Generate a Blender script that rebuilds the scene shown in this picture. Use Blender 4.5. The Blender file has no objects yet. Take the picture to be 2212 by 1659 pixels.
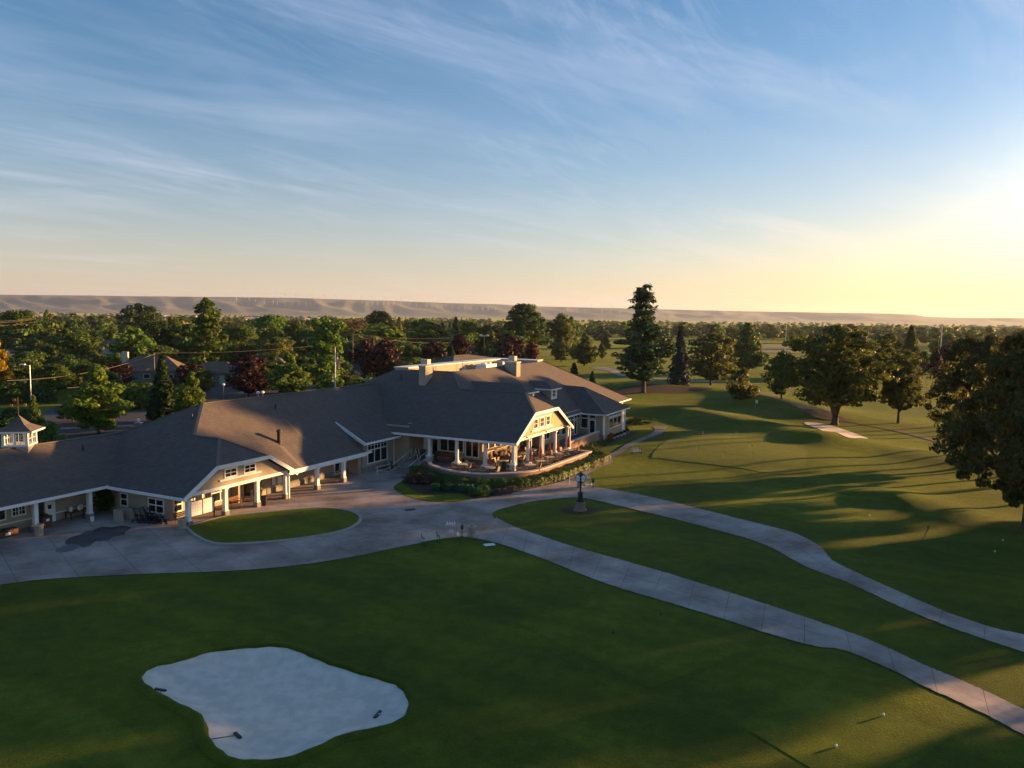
import bpy, math, random
import numpy as np
from mathutils import Vector, Matrix
from mathutils.geometry import delaunay_2d_cdt

sc = bpy.context.scene
C = sc.collection
rad = math.radians

# ------------------------------------------------------------------ camera
CAM_H, PITCH, ROLL, FPX, CX, CY = 18.0, rad(4.94), rad(0.75), 1683.0, 1106.0, 829.5
_f = np.array([0, math.cos(PITCH), -math.sin(PITCH)])
_r0 = np.array([1.0, 0, 0]); _u0 = np.cross(_r0, _f)
_R = math.cos(ROLL)*_r0 + math.sin(ROLL)*_u0
_U = -math.sin(ROLL)*_r0 + math.cos(ROLL)*_u0
cam = bpy.data.cameras.new("camera"); cam_o = bpy.data.objects.new("camera", cam); C.objects.link(cam_o)
cam.sensor_width = 36; cam.lens = 36*FPX/2212; cam.clip_start = .5; cam.clip_end = 80000
m = Matrix.Identity(4)
for i in range(3):
    m[i][0], m[i][1], m[i][2] = _R[i], _U[i], -_f[i]
m[2][3] = CAM_H
cam_o.matrix_world = m
sc.camera = cam_o

# ------------------------------------------------------------------ light
SUN_AZ, SUN_EL = 67.0, 7.0          # degrees right of the view direction, above the horizon
sun = bpy.data.lights.new("sun", 'SUN'); sun.energy = 5.0; sun.angle = rad(.8); sun.color = (1, .54, .20)
sun_o = bpy.data.objects.new("sun", sun); C.objects.link(sun_o)
sd = Vector((math.sin(rad(SUN_AZ))*math.cos(rad(SUN_EL)), math.cos(rad(SUN_AZ))*math.cos(rad(SUN_EL)), math.sin(rad(SUN_EL))))
sun_o.rotation_euler = sd.to_track_quat('Z', 'Y').to_euler()
sun_o.location = (60, 60, 60)
gd = Vector((math.sin(rad(36.5))*math.cos(rad(6.3)), math.cos(rad(36.5))*math.cos(rad(6.3)), math.sin(rad(6.3))))   # direction of a glow painted into the sky, apart from the sun

w = bpy.data.worlds.new("World"); sc.world = w; w.use_nodes = True
def build_world():
    nt = w.node_tree; N = nt.nodes; N.clear(); L = nt.links.new
    def n(t, **k):
        x = N.new(t)
        for a, b in k.items(): setattr(x, a, b)
        return x
    def math_(op, a, b=None, clamp=False):
        x = n('ShaderNodeMath', operation=op); x.use_clamp = clamp
        for i, v in enumerate((a, b)):
            if v is None: continue
            if isinstance(v, (int, float)): x.inputs[i].default_value = v
            else: L(v, x.inputs[i])
        return x.outputs[0]
    def mix(fac, a, b, blend='MIX'):
        x = n('ShaderNodeMix', data_type='RGBA', blend_type=blend); x.clamp_factor = True
        for s, v in ((0, fac), (6, a), (7, b)):
            if isinstance(v, (int, float)): x.inputs[s].default_value = v
            elif isinstance(v, tuple): x.inputs[s].default_value = (*v, 1)
            else: L(v, x.inputs[s])
        return x.outputs[2]
    def ramp(fac, *stops):
        x = n('ShaderNodeValToRGB'); e = x.color_ramp.elements
        while len(e) < len(stops): e.new(.5)
        for el, (p, c) in zip(e, stops):
            el.position = p; el.color = (*c, 1) if isinstance(c, tuple) else (c, c, c, 1)
        L(fac, x.inputs[0]); return x.outputs[0]
    sky = n('ShaderNodeTexSky', sky_type='NISHITA', sun_disc=False)
    sky.sun_elevation = rad(SUN_EL); sky.sun_rotation = rad(SUN_AZ)
    sky.altitude = 200; sky.air_density = 1.0; sky.dust_density = .7; sky.ozone_density = 3.0
    tc = n('ShaderNodeTexCoord'); gen = tc.outputs['Generated']
    sep = n('ShaderNodeSeparateXYZ'); L(gen, sep.inputs[0])
    z = math_('MAXIMUM', sep.outputs[2], 0.012)
    # cirrus: project the view direction on a high layer, stretch the noise along one wind direction
    inv = math_('DIVIDE', 1.0, math_('ADD', z, .10))
    sc_ = n('ShaderNodeVectorMath', operation='SCALE'); L(gen, sc_.inputs[0]); L(inv, sc_.inputs[3])
    def stretched(rot, sx, sy, scale, detail, rough, dist, off):
        r_ = n('ShaderNodeMapping'); r_.inputs['Rotation'].default_value = (0, 0, rad(rot)); L(sc_.outputs[0], r_.inputs[0])
        s_ = n('ShaderNodeMapping'); s_.inputs['Scale'].default_value = (sx, sy, 0); s_.inputs['Location'].default_value = (off, off*.37, 0); L(r_.outputs[0], s_.inputs[0])
        z_ = n('ShaderNodeTexNoise'); z_.inputs['Scale'].default_value = scale; z_.inputs['Detail'].default_value = detail
        z_.inputs['Roughness'].default_value = rough; z_.inputs['Distortion'].default_value = dist
        L(s_.outputs[0], z_.inputs['Vector']); return z_.outputs[0]
    streak = ramp(stretched(-40, .30, 1.3, 1.5, 10, .60, .8, 3.3), (.45, 0.0), (.78, 1.0))
    patch = ramp(stretched(-25, .35, .6, 1.0, 4, .5, .4, 8.1), (.38, .0), (.60, 1.0))
    fine = ramp(stretched(-55, .8, 3.2, 2.4, 8, .62, 1.2, 1.9), (.46, 0.0), (.80, 1.0))
    patch2 = ramp(stretched(-70, .5, .8, 1.3, 3, .5, .4, 5.7), (.44, .0), (.68, 1.0))
    cov = math_('ADD', math_('MULTIPLY', streak, patch), math_('MULTIPLY', math_('MULTIPLY', fine, patch2), .7), True)
    # closeness to the painted sky glow
    dt = n('ShaderNodeVectorMath', operation='DOT_PRODUCT'); L(gen, dt.inputs[0]); dt.inputs[1].default_value = gd
    cs = math_('MAXIMUM', dt.outputs['Value'], 0)
    near = math_('POWER', cs, 14.0); core = math_('POWER', cs, 170.0)
    hz = math_('POWER', math_('SUBTRACT', 1.0, math_('MINIMUM', z, 1.0)), 9.0)
    skyc = n('ShaderNodeHueSaturation'); skyc.inputs['Saturation'].default_value = 1.13; skyc.inputs['Value'].default_value = 1.0
    L(sky.outputs[0], skyc.inputs['Color'])
    cloud = mix(near, (3.3, 3.7, 4.6), (5.2, 4.7, 4.1))
    base = mix(math_('MULTIPLY', cov, .44), skyc.outputs[0], cloud)
    # thin veil near the horizon that takes the sunset colour
    veil = mix(near, (4.1, 2.95, 2.4), (7.8, 4.3, 1.6))
    base = mix(math_('MULTIPLY', hz, .72), base, veil)
    glow = mix(1.0, base, mix(core, (0, 0, 0), (1.2, 1.0, .6)), 'ADD')
    bg = n('ShaderNodeBackground'); L(glow, bg.inputs[0]); bg.inputs[1].default_value = SKY_STRENGTH
    o = n('ShaderNodeOutputWorld'); L(bg.outputs[0], o.inputs[0])
SKY_STRENGTH = .066
HAZE = 3.8e-5
build_world()
vs = sc.view_settings
vs.view_transform = 'Standard'; vs.look = 'None'; vs.exposure = 1.8; vs.gamma = 1.0; vs.use_curve_mapping = False
sc.cycles.use_denoising = True
try: sc.cycles.denoiser = 'OPENIMAGEDENOISE'
except Exception: pass
sc.cycles.max_bounces = 6; sc.cycles.diffuse_bounces = 3; sc.cycles.glossy_bounces = 2
sc.cycles.transmission_bounces = 3; sc.cycles.volume_bounces = 0; sc.cycles.transparent_max_bounces = 6
sc.cycles.caustics_reflective = False; sc.cycles.caustics_refractive = False
sc.cycles.use_adaptive_sampling = True; sc.cycles.adaptive_threshold = .015

# ------------------------------------------------------------------ helpers: objects
rnd = random.Random(7)
def tag(o, label=None, cat=None, group=None, kind=None):
    if label: o['label'] = label
    if cat: o['category'] = cat
    if group: o['group'] = group
    if kind: o['kind'] = kind
    return o
def empty(name, loc, label, cat, group=None, rz=0.0):
    o = bpy.data.objects.new(name, None); C.objects.link(o); o.empty_display_size = .2
    o.location = loc; o.rotation_euler = (0, 0, rz)
    return tag(o, label, cat, group)
def link_mesh(name, me, parent=None, mats=()):
    o = bpy.data.objects.new(name, me); C.objects.link(o)
    if parent is not None: o.parent = parent
    for mm in mats: me.materials.append(mm)
    return o
def copy_tree(src, loc, rz=None, scale=None, label=None, parent=None):
    c = src.copy(); C.objects.link(c)
    if parent is not None: c.parent = parent
    if loc is not None: c.location = loc
    if rz is not None: c.rotation_euler = (0, 0, rz)
    if scale is not None: c.scale = scale
    if label: c['label'] = label
    for ch in list(src.children):
        copy_tree(ch, None, parent=c)
    return c
def smooth(me, on=True):
    me.polygons.foreach_set('use_smooth', [on]*len(me.polygons))

class MB:
    """collects faces; build() links them as one mesh object"""
    def __init__(s, T=None): s.v = []; s.f = []; s.T = T
    def add(s, vs, fs):
        o = len(s.v)
        s.v += [tuple(s.T(*p)) if s.T else tuple(p) for p in vs]
        s.f += [tuple(i+o for i in f) for f in fs]; return s
    def poly(s, *pts): return s.add(pts, [tuple(range(len(pts)))])
    def box(s, x0, x1, y0, y1, z0, z1):
        vs = [(x, y, z) for z in (z0, z1) for y in (y0, y1) for x in (x0, x1)]
        return s.add(vs, [(0, 2, 3, 1), (4, 5, 7, 6), (0, 1, 5, 4), (2, 6, 7, 3), (0, 4, 6, 2), (1, 3, 7, 5)])
    def cbox(s, c, d):
        return s.box(c[0]-d[0]/2, c[0]+d[0]/2, c[1]-d[1]/2, c[1]+d[1]/2, c[2]-d[2]/2, c[2]+d[2]/2)
    def beam(s, p, q, wd, ht, up=(0, 0, 1)):
        p, q = Vector(p), Vector(q); d = (q-p).normalized(); up = Vector(up)
        if abs(d.dot(up)) > .98: up = Vector((1, 0, 0))
        sx = d.cross(up).normalized(); uz = sx.cross(d).normalized()
        vs = []
        for e in (p, q):
            for a, b in ((-1, -1), (1, -1), (1, 1), (-1, 1)):
                vs.append(e+sx*(a*wd/2)+uz*(b*ht/2))
        return s.add(vs, [(0, 1, 2, 3), (7, 6, 5, 4), (0, 4, 5, 1), (1, 5, 6, 2), (2, 6, 7, 3), (3, 7, 4, 0)])
    def tube(s, pts, rs, n=8, cap=True):
        pts = [Vector(p) for p in pts]
        if isinstance(rs, (int, float)): rs = [rs]*len(pts)
        vs = []; fs = []
        for i, p in enumerate(pts):
            d = (pts[min(i+1, len(pts)-1)]-pts[max(i-1, 0)]).normalized()
            up = Vector((0, 0, 1)) if abs(d.z) < .9 else Vector((1, 0, 0))
            sx = d.cross(up).normalized(); uy = d.cross(sx).normalized()
            for k in range(n):
                a = 2*math.pi*k/n
                vs.append(p+(sx*math.cos(a)+uy*math.sin(a))*rs[i])
        for i in range(len(pts)-1):
            for k in range(n):
                k2 = (k+1) % n
                fs.append((i*n+k, i*n+k2, (i+1)*n+k2, (i+1)*n+k))
        if cap:
            fs.append(tuple(range(n-1, -1, -1))); fs.append(tuple((len(pts)-1)*n+k for k in range(n)))
        return s.add(vs, fs)
    def lathe(s, prof, c=(0, 0, 0), n=16, cap=True):
        vs = []; fs = []
        for r, z in prof:
            for k in range(n):
                a = 2*math.pi*k/n; vs.append((c[0]+r*math.cos(a), c[1]+r*math.sin(a), c[2]+z))
        for i in range(len(prof)-1):
            for k in range(n):
                k2 = (k+1) % n; fs.append((i*n+k, i*n+k2, (i+1)*n+k2, (i+1)*n+k))
        if cap:
            fs.append(tuple(range(n-1, -1, -1))); fs.append(tuple((len(prof)-1)*n+k for k in range(n)))
        return s.add(vs, fs)
    def extrude(s, poly, z0, z1):
        n = len(poly); vs = [(p[0], p[1], z0) for p in poly]+[(p[0], p[1], z1) for p in poly]
        fs = [tuple(range(n-1, -1, -1)), tuple(range(n, 2*n))]+[(i, (i+1) % n, n+(i+1) % n, n+i) for i in range(n)]
        return s.add(vs, fs)
    def mesh(s, name, off=(0, 0, 0)):
        me = bpy.data.meshes.new(name)
        me.from_pydata([(v[0]-off[0], v[1]-off[1], v[2]-off[2]) for v in s.v], [], s.f); me.update(); return me
    def build(s, name, mat, parent=None, world=False, sm=False):
        off = tuple(parent_root(parent).location) if (world and parent is not None) else (0, 0, 0)
        me = s.mesh(name, off); me.materials.append(mat)
        if sm: smooth(me)
        return link_mesh(name, me, parent)
def parent_root(o):
    while o.parent is not None: o = o.parent
    return o

# ------------------------------------------------------------------ helpers: materials
def mat(name, col, col2=None, scale=4.0, rough=.8, bump=0.0, bscale=None, metal=0.0, spec=.3, pos=False, detail=5, contrast=(.35, .65), aniso=None):
    mm = bpy.data.materials.new(name); mm.use_nodes = True; nt = mm.node_tree; N = nt.nodes; L = nt.links.new
    b = N['Principled BSDF']; b.inputs['Roughness'].default_value = rough; b.inputs['Metallic'].default_value = metal
    b.inputs['Specular IOR Level'].default_value = spec
    b.inputs['Base Color'].default_value = (*col, 1)
    if col2 or bump:
        if pos:
            g = N.new('ShaderNodeNewGeometry'); vec = g.outputs['Position']
        else:
            t = N.new('ShaderNodeTexCoord'); vec = t.outputs['Object']
        if aniso:
            mp = N.new('ShaderNodeMapping'); mp.inputs['Scale'].default_value = aniso; L(vec, mp.inputs[0]); vec = mp.outputs[0]
        nz = N.new('ShaderNodeTexNoise'); nz.inputs['Scale'].default_value = scale; nz.inputs['Detail'].default_value = detail
        L(vec, nz.inputs['Vector'])
        if col2:
            r = N.new('ShaderNodeValToRGB'); e = r.color_ramp.elements
            e[0].position, e[1].position = contrast; e[0].color = (*col, 1); e[1].color = (*col2, 1)
            L(nz.outputs[0], r.inputs[0]); L(r.outputs[0], b.inputs['Base Color'])
        if bump:
            nb = N.new('ShaderNodeTexNoise'); nb.inputs['Scale'].default_value = bscale or scale*4; nb.inputs['Detail'].default_value = 4
            L(vec, nb.inputs['Vector'])
            bp = N.new('ShaderNodeBump'); bp.inputs['Strength'].default_value = bump; bp.inputs['Distance'].default_value = .05
            L(nb.outputs[0], bp.inputs['Height']); L(bp.outputs[0], b.inputs['Normal'])
    return mm
def brick_mat(name, c1, c2, cm, bw, rh, mortar=.008, rough=.85, axis='uz', rot=0.0, off=.5, noise=.35):
    """courses laid in building axes: u along the wall, z up"""
    mm = bpy.data.materials.new(name); mm.use_nodes = True; nt = mm.node_tree; N = nt.nodes; L = nt.links.new
    b = N['Principled BSDF']; b.inputs['Roughness'].default_value = rough; b.inputs['Specular IOR Level'].default_value = .2
    g = N.new('ShaderNodeNewGeometry'); mp = N.new('ShaderNodeMapping'); mp.inputs['Rotation'].default_value = (0, 0, rot)
    L(g.outputs['Position'], mp.inputs[0])
    sp = N.new('ShaderNodeSeparateXYZ'); L(mp.outputs[0], sp.inputs[0])
    cb = N.new('ShaderNodeCombineXYZ')
    if axis == 'uz':
        ad = N.new('ShaderNodeMath'); ad.operation = 'ADD'; L(sp.outputs[0], ad.inputs[0]); L(sp.outputs[1], ad.inputs[1])
        L(ad.outputs[0], cb.inputs[0]); L(sp.outputs[2], cb.inputs[1])
    else:
        L(sp.outputs[0], cb.inputs[0]); L(sp.outputs[1], cb.inputs[1])
    t = N.new('ShaderNodeTexBrick'); t.offset = off
    t.inputs['Color1'].default_value = (*c1, 1); t.inputs['Color2'].default_value = (*c2, 1); t.inputs['Mortar'].default_value = (*cm, 1)
    t.inputs['Scale'].default_value = 1; t.inputs['Mortar Size'].default_value = mortar
    t.inputs['Brick Width'].default_value = bw; t.inputs['Row Height'].default_value = rh
    L(cb.outputs[0], t.inputs['Vector'])
    nz = N.new('ShaderNodeTexNoise'); nz.inputs['Scale'].default_value = 1.3; nz.inputs['Detail'].default_value = 7; nz.inputs['Roughness'].default_value = .65
    L(g.outputs['Position'], nz.inputs['Vector'])
    r = N.new('ShaderNodeValToRGB'); r.color_ramp.elements[0].position = .3; r.color_ramp.elements[1].position = .7
    lo = 1-noise; r.color_ramp.elements[0].color = (lo, lo, lo, 1); r.color_ramp.elements[1].color = (1.1, 1.1, 1.1, 1)
    L(nz.outputs[0], r.inputs[0])
    mx = N.new('ShaderNodeMix'); mx.data_type = 'RGBA'; mx.blend_type = 'MULTIPLY'; mx.inputs[0].default_value = 1
    L(t.outputs[0], mx.inputs[6]); L(r.outputs[0], mx.inputs[7]); L(mx.outputs[2], b.inputs['Base Color'])
    bp = N.new('ShaderNodeBump'); bp.inputs['Strength'].default_value = .35; bp.inputs['Distance'].default_value = .02
    inv = N.new('ShaderNodeMath'); inv.operation = 'SUBTRACT'; inv.inputs[0].default_value = 1; L(t.outputs[1], inv.inputs[1])
    L(inv.outputs[0], bp.inputs['Height']); L(bp.outputs[0], b.inputs['Normal'])
    return mm
def leaf_mat(name, c1, c2, trans=.42, gloss=.25):
    mm = bpy.data.materials.new(name); mm.use_nodes = True; nt = mm.node_tree; N = nt.nodes; L = nt.links.new
    b = N['Principled BSDF']; b.inputs['Roughness'].default_value = .6; b.inputs['Specular IOR Level'].default_value = gloss
    g = N.new('ShaderNodeNewGeometry'); oi = N.new('ShaderNodeObjectInfo')
    r = N.new('ShaderNodeValToRGB'); e = r.color_ramp.elements
    e[0].position = 0; e[1].position = 1; e[0].color = (*c1, 1); e[1].color = (*c2, 1)
    L(g.outputs['Random Per Island'], r.inputs[0])
    hs = N.new('ShaderNodeHueSaturation')
    mr = N.new('ShaderNodeMapRange'); mr.inputs['To Min'].default_value = .75; mr.inputs['To Max'].default_value = 1.25
    L(oi.outputs['Random'], mr.inputs[0]); L(mr.outputs[0], hs.inputs['Value'])
    mr2 = N.new('ShaderNodeMapRange'); mr2.inputs['To Min'].default_value = .488; mr2.inputs['To Max'].default_value = .512
    L(oi.outputs['Random'], mr2.inputs[0]); L(mr2.outputs[0], hs.inputs['Hue'])
    L(r.outputs[0], hs.inputs['Color']); L(hs.outputs[0], b.inputs['Base Color'])
    t = N.new('ShaderNodeBsdfTranslucent'); L(hs.outputs[0], t.inputs[0])
    mx = N.new('ShaderNodeMixShader'); mx.inputs[0].default_value = trans
    L(b.outputs[0], mx.inputs[1]); L(t.outputs[0], mx.inputs[2]); L(mx.outputs[0], N['Material Output'].inputs[0])
    return mm
# ------------------------------------------------------------------ survey: from the photograph's pixels (2212 wide) to the ground
TH = rad(26.4)
UH = np.array([math.sin(TH), math.cos(TH)]); NH = np.array([math.cos(TH), -math.sin(TH)])
def AB(a, b): return (a*UH[0]+b*NH[0], a*UH[1]+b*NH[1])
def W(a, b, z=0.0):
    x, y = AB(a, b); return (x, y, z)
def toab(x, y): return (x*UH[0]+y*UH[1], x*NH[0]+y*NH[1])
def ray(x, y): return _f+((x-CX)/FPX)*_R-((y-CY)/FPX)*_U
def G0(x, y, z=.15):
    d = ray(x, y); t = (z-CAM_H)/d[2]; return np.array([t*d[0], t*d[1]])
def sstep(a, b, x):
    t = np.clip((x-a)/(b-a), 0, 1); return t*t*(3-2*t)
CREST = []
for pts, A, wd in (
    ([(1352, 886), (1450, 890), (1530, 903), (1600, 921), (1690, 937), (1770, 957)], 1.25, 5.5),
    ([(1345, 842), (1500, 844), (1600, 855), (1700, 884), (1760, 902)], 1.7, 8.0),
    ([(1945, 1078), (2010, 1098), (2080, 1119), (2160, 1146), (2260, 1180)], .6, 4.2),
    ([(1650, 1027), (1790, 1050), (1925, 1076)], .25, 2.6),
    ([(1830, 960), (1990, 985), (2150, 1010)], .7, 6.0),
    ([(1225, 1066), (1400, 1082), (1560, 1120), (1700, 1160), (1800, 1215), (1950, 1296), (2120, 1360)], .0, 2.0),
    ([(1500, 1330), (1650, 1385), (1800, 1440), (2000, 1530), (2200, 1640)], .0, 2.0),
    ([(1290, 1115), (1500, 1175), (1700, 1250), (1900, 1330), (2150, 1450)], .16, 3.0),
    ([(1640, 1415), (1800, 1452), (2000, 1535), (2200, 1650)], .15, 2.5),
    ):
    CREST.append((np.array([G0(*p) for p in pts]), A, wd))
PG_C = G0(1580, 970)
def segdist(px, py, P):
    best = np.full(px.shape, 1e18)
    for (x0, y0), (x1, y1) in zip(P[:-1], P[1:]):
        dx, dy = x1-x0, y1-y0; L2 = dx*dx+dy*dy
        t = np.clip(((px-x0)*dx+(py-y0)*dy)/L2, 0, 1)
        best = np.minimum(best, (px-x0-t*dx)**2+(py-y0-t*dy)**2)
    return np.sqrt(best)
def wob(x, y):
    return (np.sin(x*.11+1.3)*np.cos(y*.083+.4)+.6*np.sin(x*.043-y*.06+2.1)+.5*np.sin(x*.19+y*.14))
def hgt(x, y):
    x = np.asarray(x, float); y = np.asarray(y, float)
    a = x*UH[0]+y*UH[1]; b = x*NH[0]+y*NH[1]
    h = np.full(x.shape, .15)
    r = np.hypot(x, y)
    lawn = np.maximum(sstep(-33, -24, b), sstep(124, 136, a))*(1-sstep(260, 420, r))
    plaza = sstep(-33, -20, b)
    h = h+lawn*(.10+.12*sstep(60, 130, r))*wob(x, y)
    for P, A, wd in CREST:
        if A: h = h+A*np.exp(-(segdist(x, y, P)/wd)**2)
    d = np.hypot((x-PG_C[0])/15., (y-PG_C[1])/13.); h = h+.45*(1-sstep(.75, 1.35, d))
    # front bunker is a shallow dish
    if BUNK is not None:
        din = inside_depth(x, y, BUNK); h = h-.38*sstep(-.15, 1.6, din)
    return h
BUNK = None
def inside_poly(px, py, P):
    c = np.zeros(px.shape, bool); n = len(P); j = n-1
    for i in range(n):
        xi, yi = P[i]; xj, yj = P[j]
        k = ((yi > py) != (yj > py)) & (px < (xj-xi)*(py-yi)/((yj-yi) or 1e-12)+xi)
        c ^= k; j = i
    return c
def inside_depth(x, y, P):
    x = np.asarray(x, float); y = np.asarray(y, float)
    out = np.full(x.shape, -9.0)
    lo = P.min(0)-1; hi = P.max(0)+1
    msk = (x > lo[0]) & (x < hi[0]) & (y > lo[1]) & (y < hi[1])
    if msk.any():
        xs, ys = x[msk], y[msk]
        d = segdist(xs, ys, np.vstack([P, P[:1]])); ins = inside_poly(xs, ys, P)
        out[msk] = np.where(ins, d, -d)
    return out
def G(x, y, lift=0.0):
    z = .15
    for _ in range(8):
        p = G0(x, y, z+lift); z = float(hgt(np.array([p[0]]), np.array([p[1]]))[0])
    return (float(p[0]), float(p[1]), z)
def gz(x, y): return float(hgt(np.array([x]), np.array([y]))[0])
def spline(P, closed=True, n=6):
    P = [np.array(p[:2], float) for p in P]; out = []; N = len(P)
    rng = range(N) if closed else range(N-1)
    for i in rng:
        if closed: p0, p1, p2, p3 = P[i-1], P[i], P[(i+1) % N], P[(i+2) % N]
        else: p0, p1, p2, p3 = P[max(i-1, 0)], P[i], P[i+1], P[min(i+2, N-1)]
        for k in range(n):
            t = k/n
            out.append(.5*((2*p1)+(-p0+p2)*t+(2*p0-5*p1+4*p2-p3)*t*t+(-p0+3*p1-3*p2+p3)*t**3))
    if not closed: out.append(P[-1])
    return np.array(out)
def pxs(pts, closed=True, n=5, lift=0.0):
    return spline([G(*p, lift=lift) for p in pts], closed, n)
def drape(P, step, off):
    lo, hi = P.min(0), P.max(0)
    gx, gy = np.meshgrid(np.arange(lo[0], hi[0], step), np.arange(lo[1], hi[1], step))
    gx, gy = gx.ravel(), gy.ravel()
    k = inside_poly(gx, gy, P); gx, gy = gx[k], gy[k]
    k = segdist(gx, gy, np.vstack([P, P[:1]])) > step*.35; gx, gy = gx[k], gy[k]
    pts = [Vector(p) for p in P]+[Vector((a, b)) for a, b in zip(gx, gy)]
    n = len(P)
    v, e, f, *_ = delaunay_2d_cdt(pts, [], [list(range(n))], 1, 1e-5)
    xy = np.array([(p.x, p.y) for p in v]); z = hgt(xy[:, 0], xy[:, 1])+off
    return [(x, y, zz) for (x, y), zz in zip(xy, z)], [tuple(t) for t in f]
def sheet(name, P, mt, off=.04, step=1.2, kind='structure', skirt=.0):
    v, f = drape(P, step, off)
    me = bpy.data.meshes.new(name); me.from_pydata(v, [], f); me.update()
    # faces up
    nrm = me.polygons[0].normal.z if len(me.polygons) else 1
    if nrm < 0: me.flip_normals()
    me.materials.append(mt); smooth(me)
    o = link_mesh(name, me)
    if kind: o['kind'] = kind
    return o

# ------------------------------------------------------------------ outlines read from the photograph
BUNK_PX = [(303, 1466), (311.5, 1451), (338, 1438), (387, 1428), (452, 1408), (534, 1399), (593, 1395), (632, 1400), (672, 1415), (714, 1431), (780, 1451), (845, 1469), (868, 1482), (885, 1508), (878, 1541), (845, 1562), (796, 1575), (741, 1588), (682, 1616), (616, 1641), (551, 1647), (505, 1644), (478, 1629), (452, 1603), (442, 1567), (426, 1544), (387, 1525), (338, 1498), (311, 1479)]
_B = spline([G0(*p) for p in BUNK_PX], True, 4)
BUNK = _B
FARBUNK_PX = [(1737, 913), (1757, 912), (1794, 919), (1831, 931), (1857, 941), (1875, 948), (1843, 947), (1806, 939), (1770, 928), (1745, 919)]
PLAZA_LOW = [(-420, 1330), (-160, 1278), (0, 1264), (100, 1252), (300, 1241), (500, 1234), (640, 1222), (760, 1204), (836, 1188), (906, 1174), (949, 1165), (995, 1161), (1029, 1164), (1074, 1174), (1131, 1193), (1188, 1214), (1313, 1263), (1462, 1308), (1561, 1338), (1660, 1370), (1759, 1397), (1819, 1405), (1908, 1440), (2007, 1489), (2107, 1534), (2212, 1590), (2330, 1655), (2480, 1745)]
PATH1_UP = [(2480, 1668), (2330, 1590), (2212, 1534), (2107, 1484), (2007, 1442), (1883, 1385), (1809, 1358), (1685, 1316), (1561, 1276), (1462, 1245), (1397, 1226), (1338, 1209), (1290, 1196), (1244, 1183), (1176, 1161), (1108, 1137), (1072, 1118)]
NOSE = [(1063, 1112)]
PATH2_LOW = [(1097, 1096), (1131, 1088), (1176, 1080.5), (1222, 1076), (1256, 1076), (1290, 1082), (1352, 1097), (1453, 1121), (1529, 1141), (1604, 1161), (1642, 1174), (1680, 1191), (1743, 1226), (1834, 1261), (1958, 1318), (2057, 1358), (2156, 1392), (2212, 1410), (2330, 1450), (2480, 1497)]
PATH2_UP = [(2480, 1440), (2330, 1405), (2212, 1372), (2156, 1360), (2057, 1328), (1958, 1286), (1867, 1245), (1806, 1216), (1789, 1202), (1770, 1180), (1721, 1154), (1672, 1140), (1604, 1123), (1529, 1104), (1453, 1085), (1377, 1068), (1302, 1055), (1262, 1050)]
WALK_R = [(1258, 1041), (1269, 1025), (1299, 1010), (1322, 1000), (1327, 990), (1345, 977), (1367, 962), (1390, 952), (1428, 937), (1435, 929), (1442, 922)]
WALK_L = [(1412, 922), (1415, 929), (1403, 939), (1377, 949.5), (1352, 961), (1335, 972), (1319, 980), (1304, 984), (1306, 991), (1299, 1002), (1277, 1012), (1252, 1024), (1230, 1034)]
PLAZA_UP = [(1208, 1042), (1176, 1050), (1108, 1065), (1063, 1073), (1029, 1078), (983, 1085), (938, 1085), (900, 1079), (866, 1067), (851, 1056), (853, 1049), (868, 1040), (877, 1028), (884, 1020)]
ISLAND_PX = [(404, 1141), (419, 1156), (445, 1171), (475, 1177), (516, 1177), (576, 1173), (637, 1167), (697, 1158), (738, 1149), (768, 1136), (779, 1122), (768, 1111), (738, 1103), (697, 1099.5), (637, 1102.5), (576, 1108.5), (516, 1114.5), (485, 1118.5), (455, 1125.5), (415, 1137)]
GREEN_PX = [(1408, 985), (1440, 952), (1478, 937), (1554, 934), (1629, 937), (1692, 952), (1738, 970), (1742, 992), (1730, 1010), (1655, 1021), (1604, 1012), (1478, 997), (1428, 990)]
FARGREEN_PX = [(1516, 894), (1579, 884), (1642, 885), (1692, 891), (1700, 895), (1629, 901), (1554, 904)]

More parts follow.
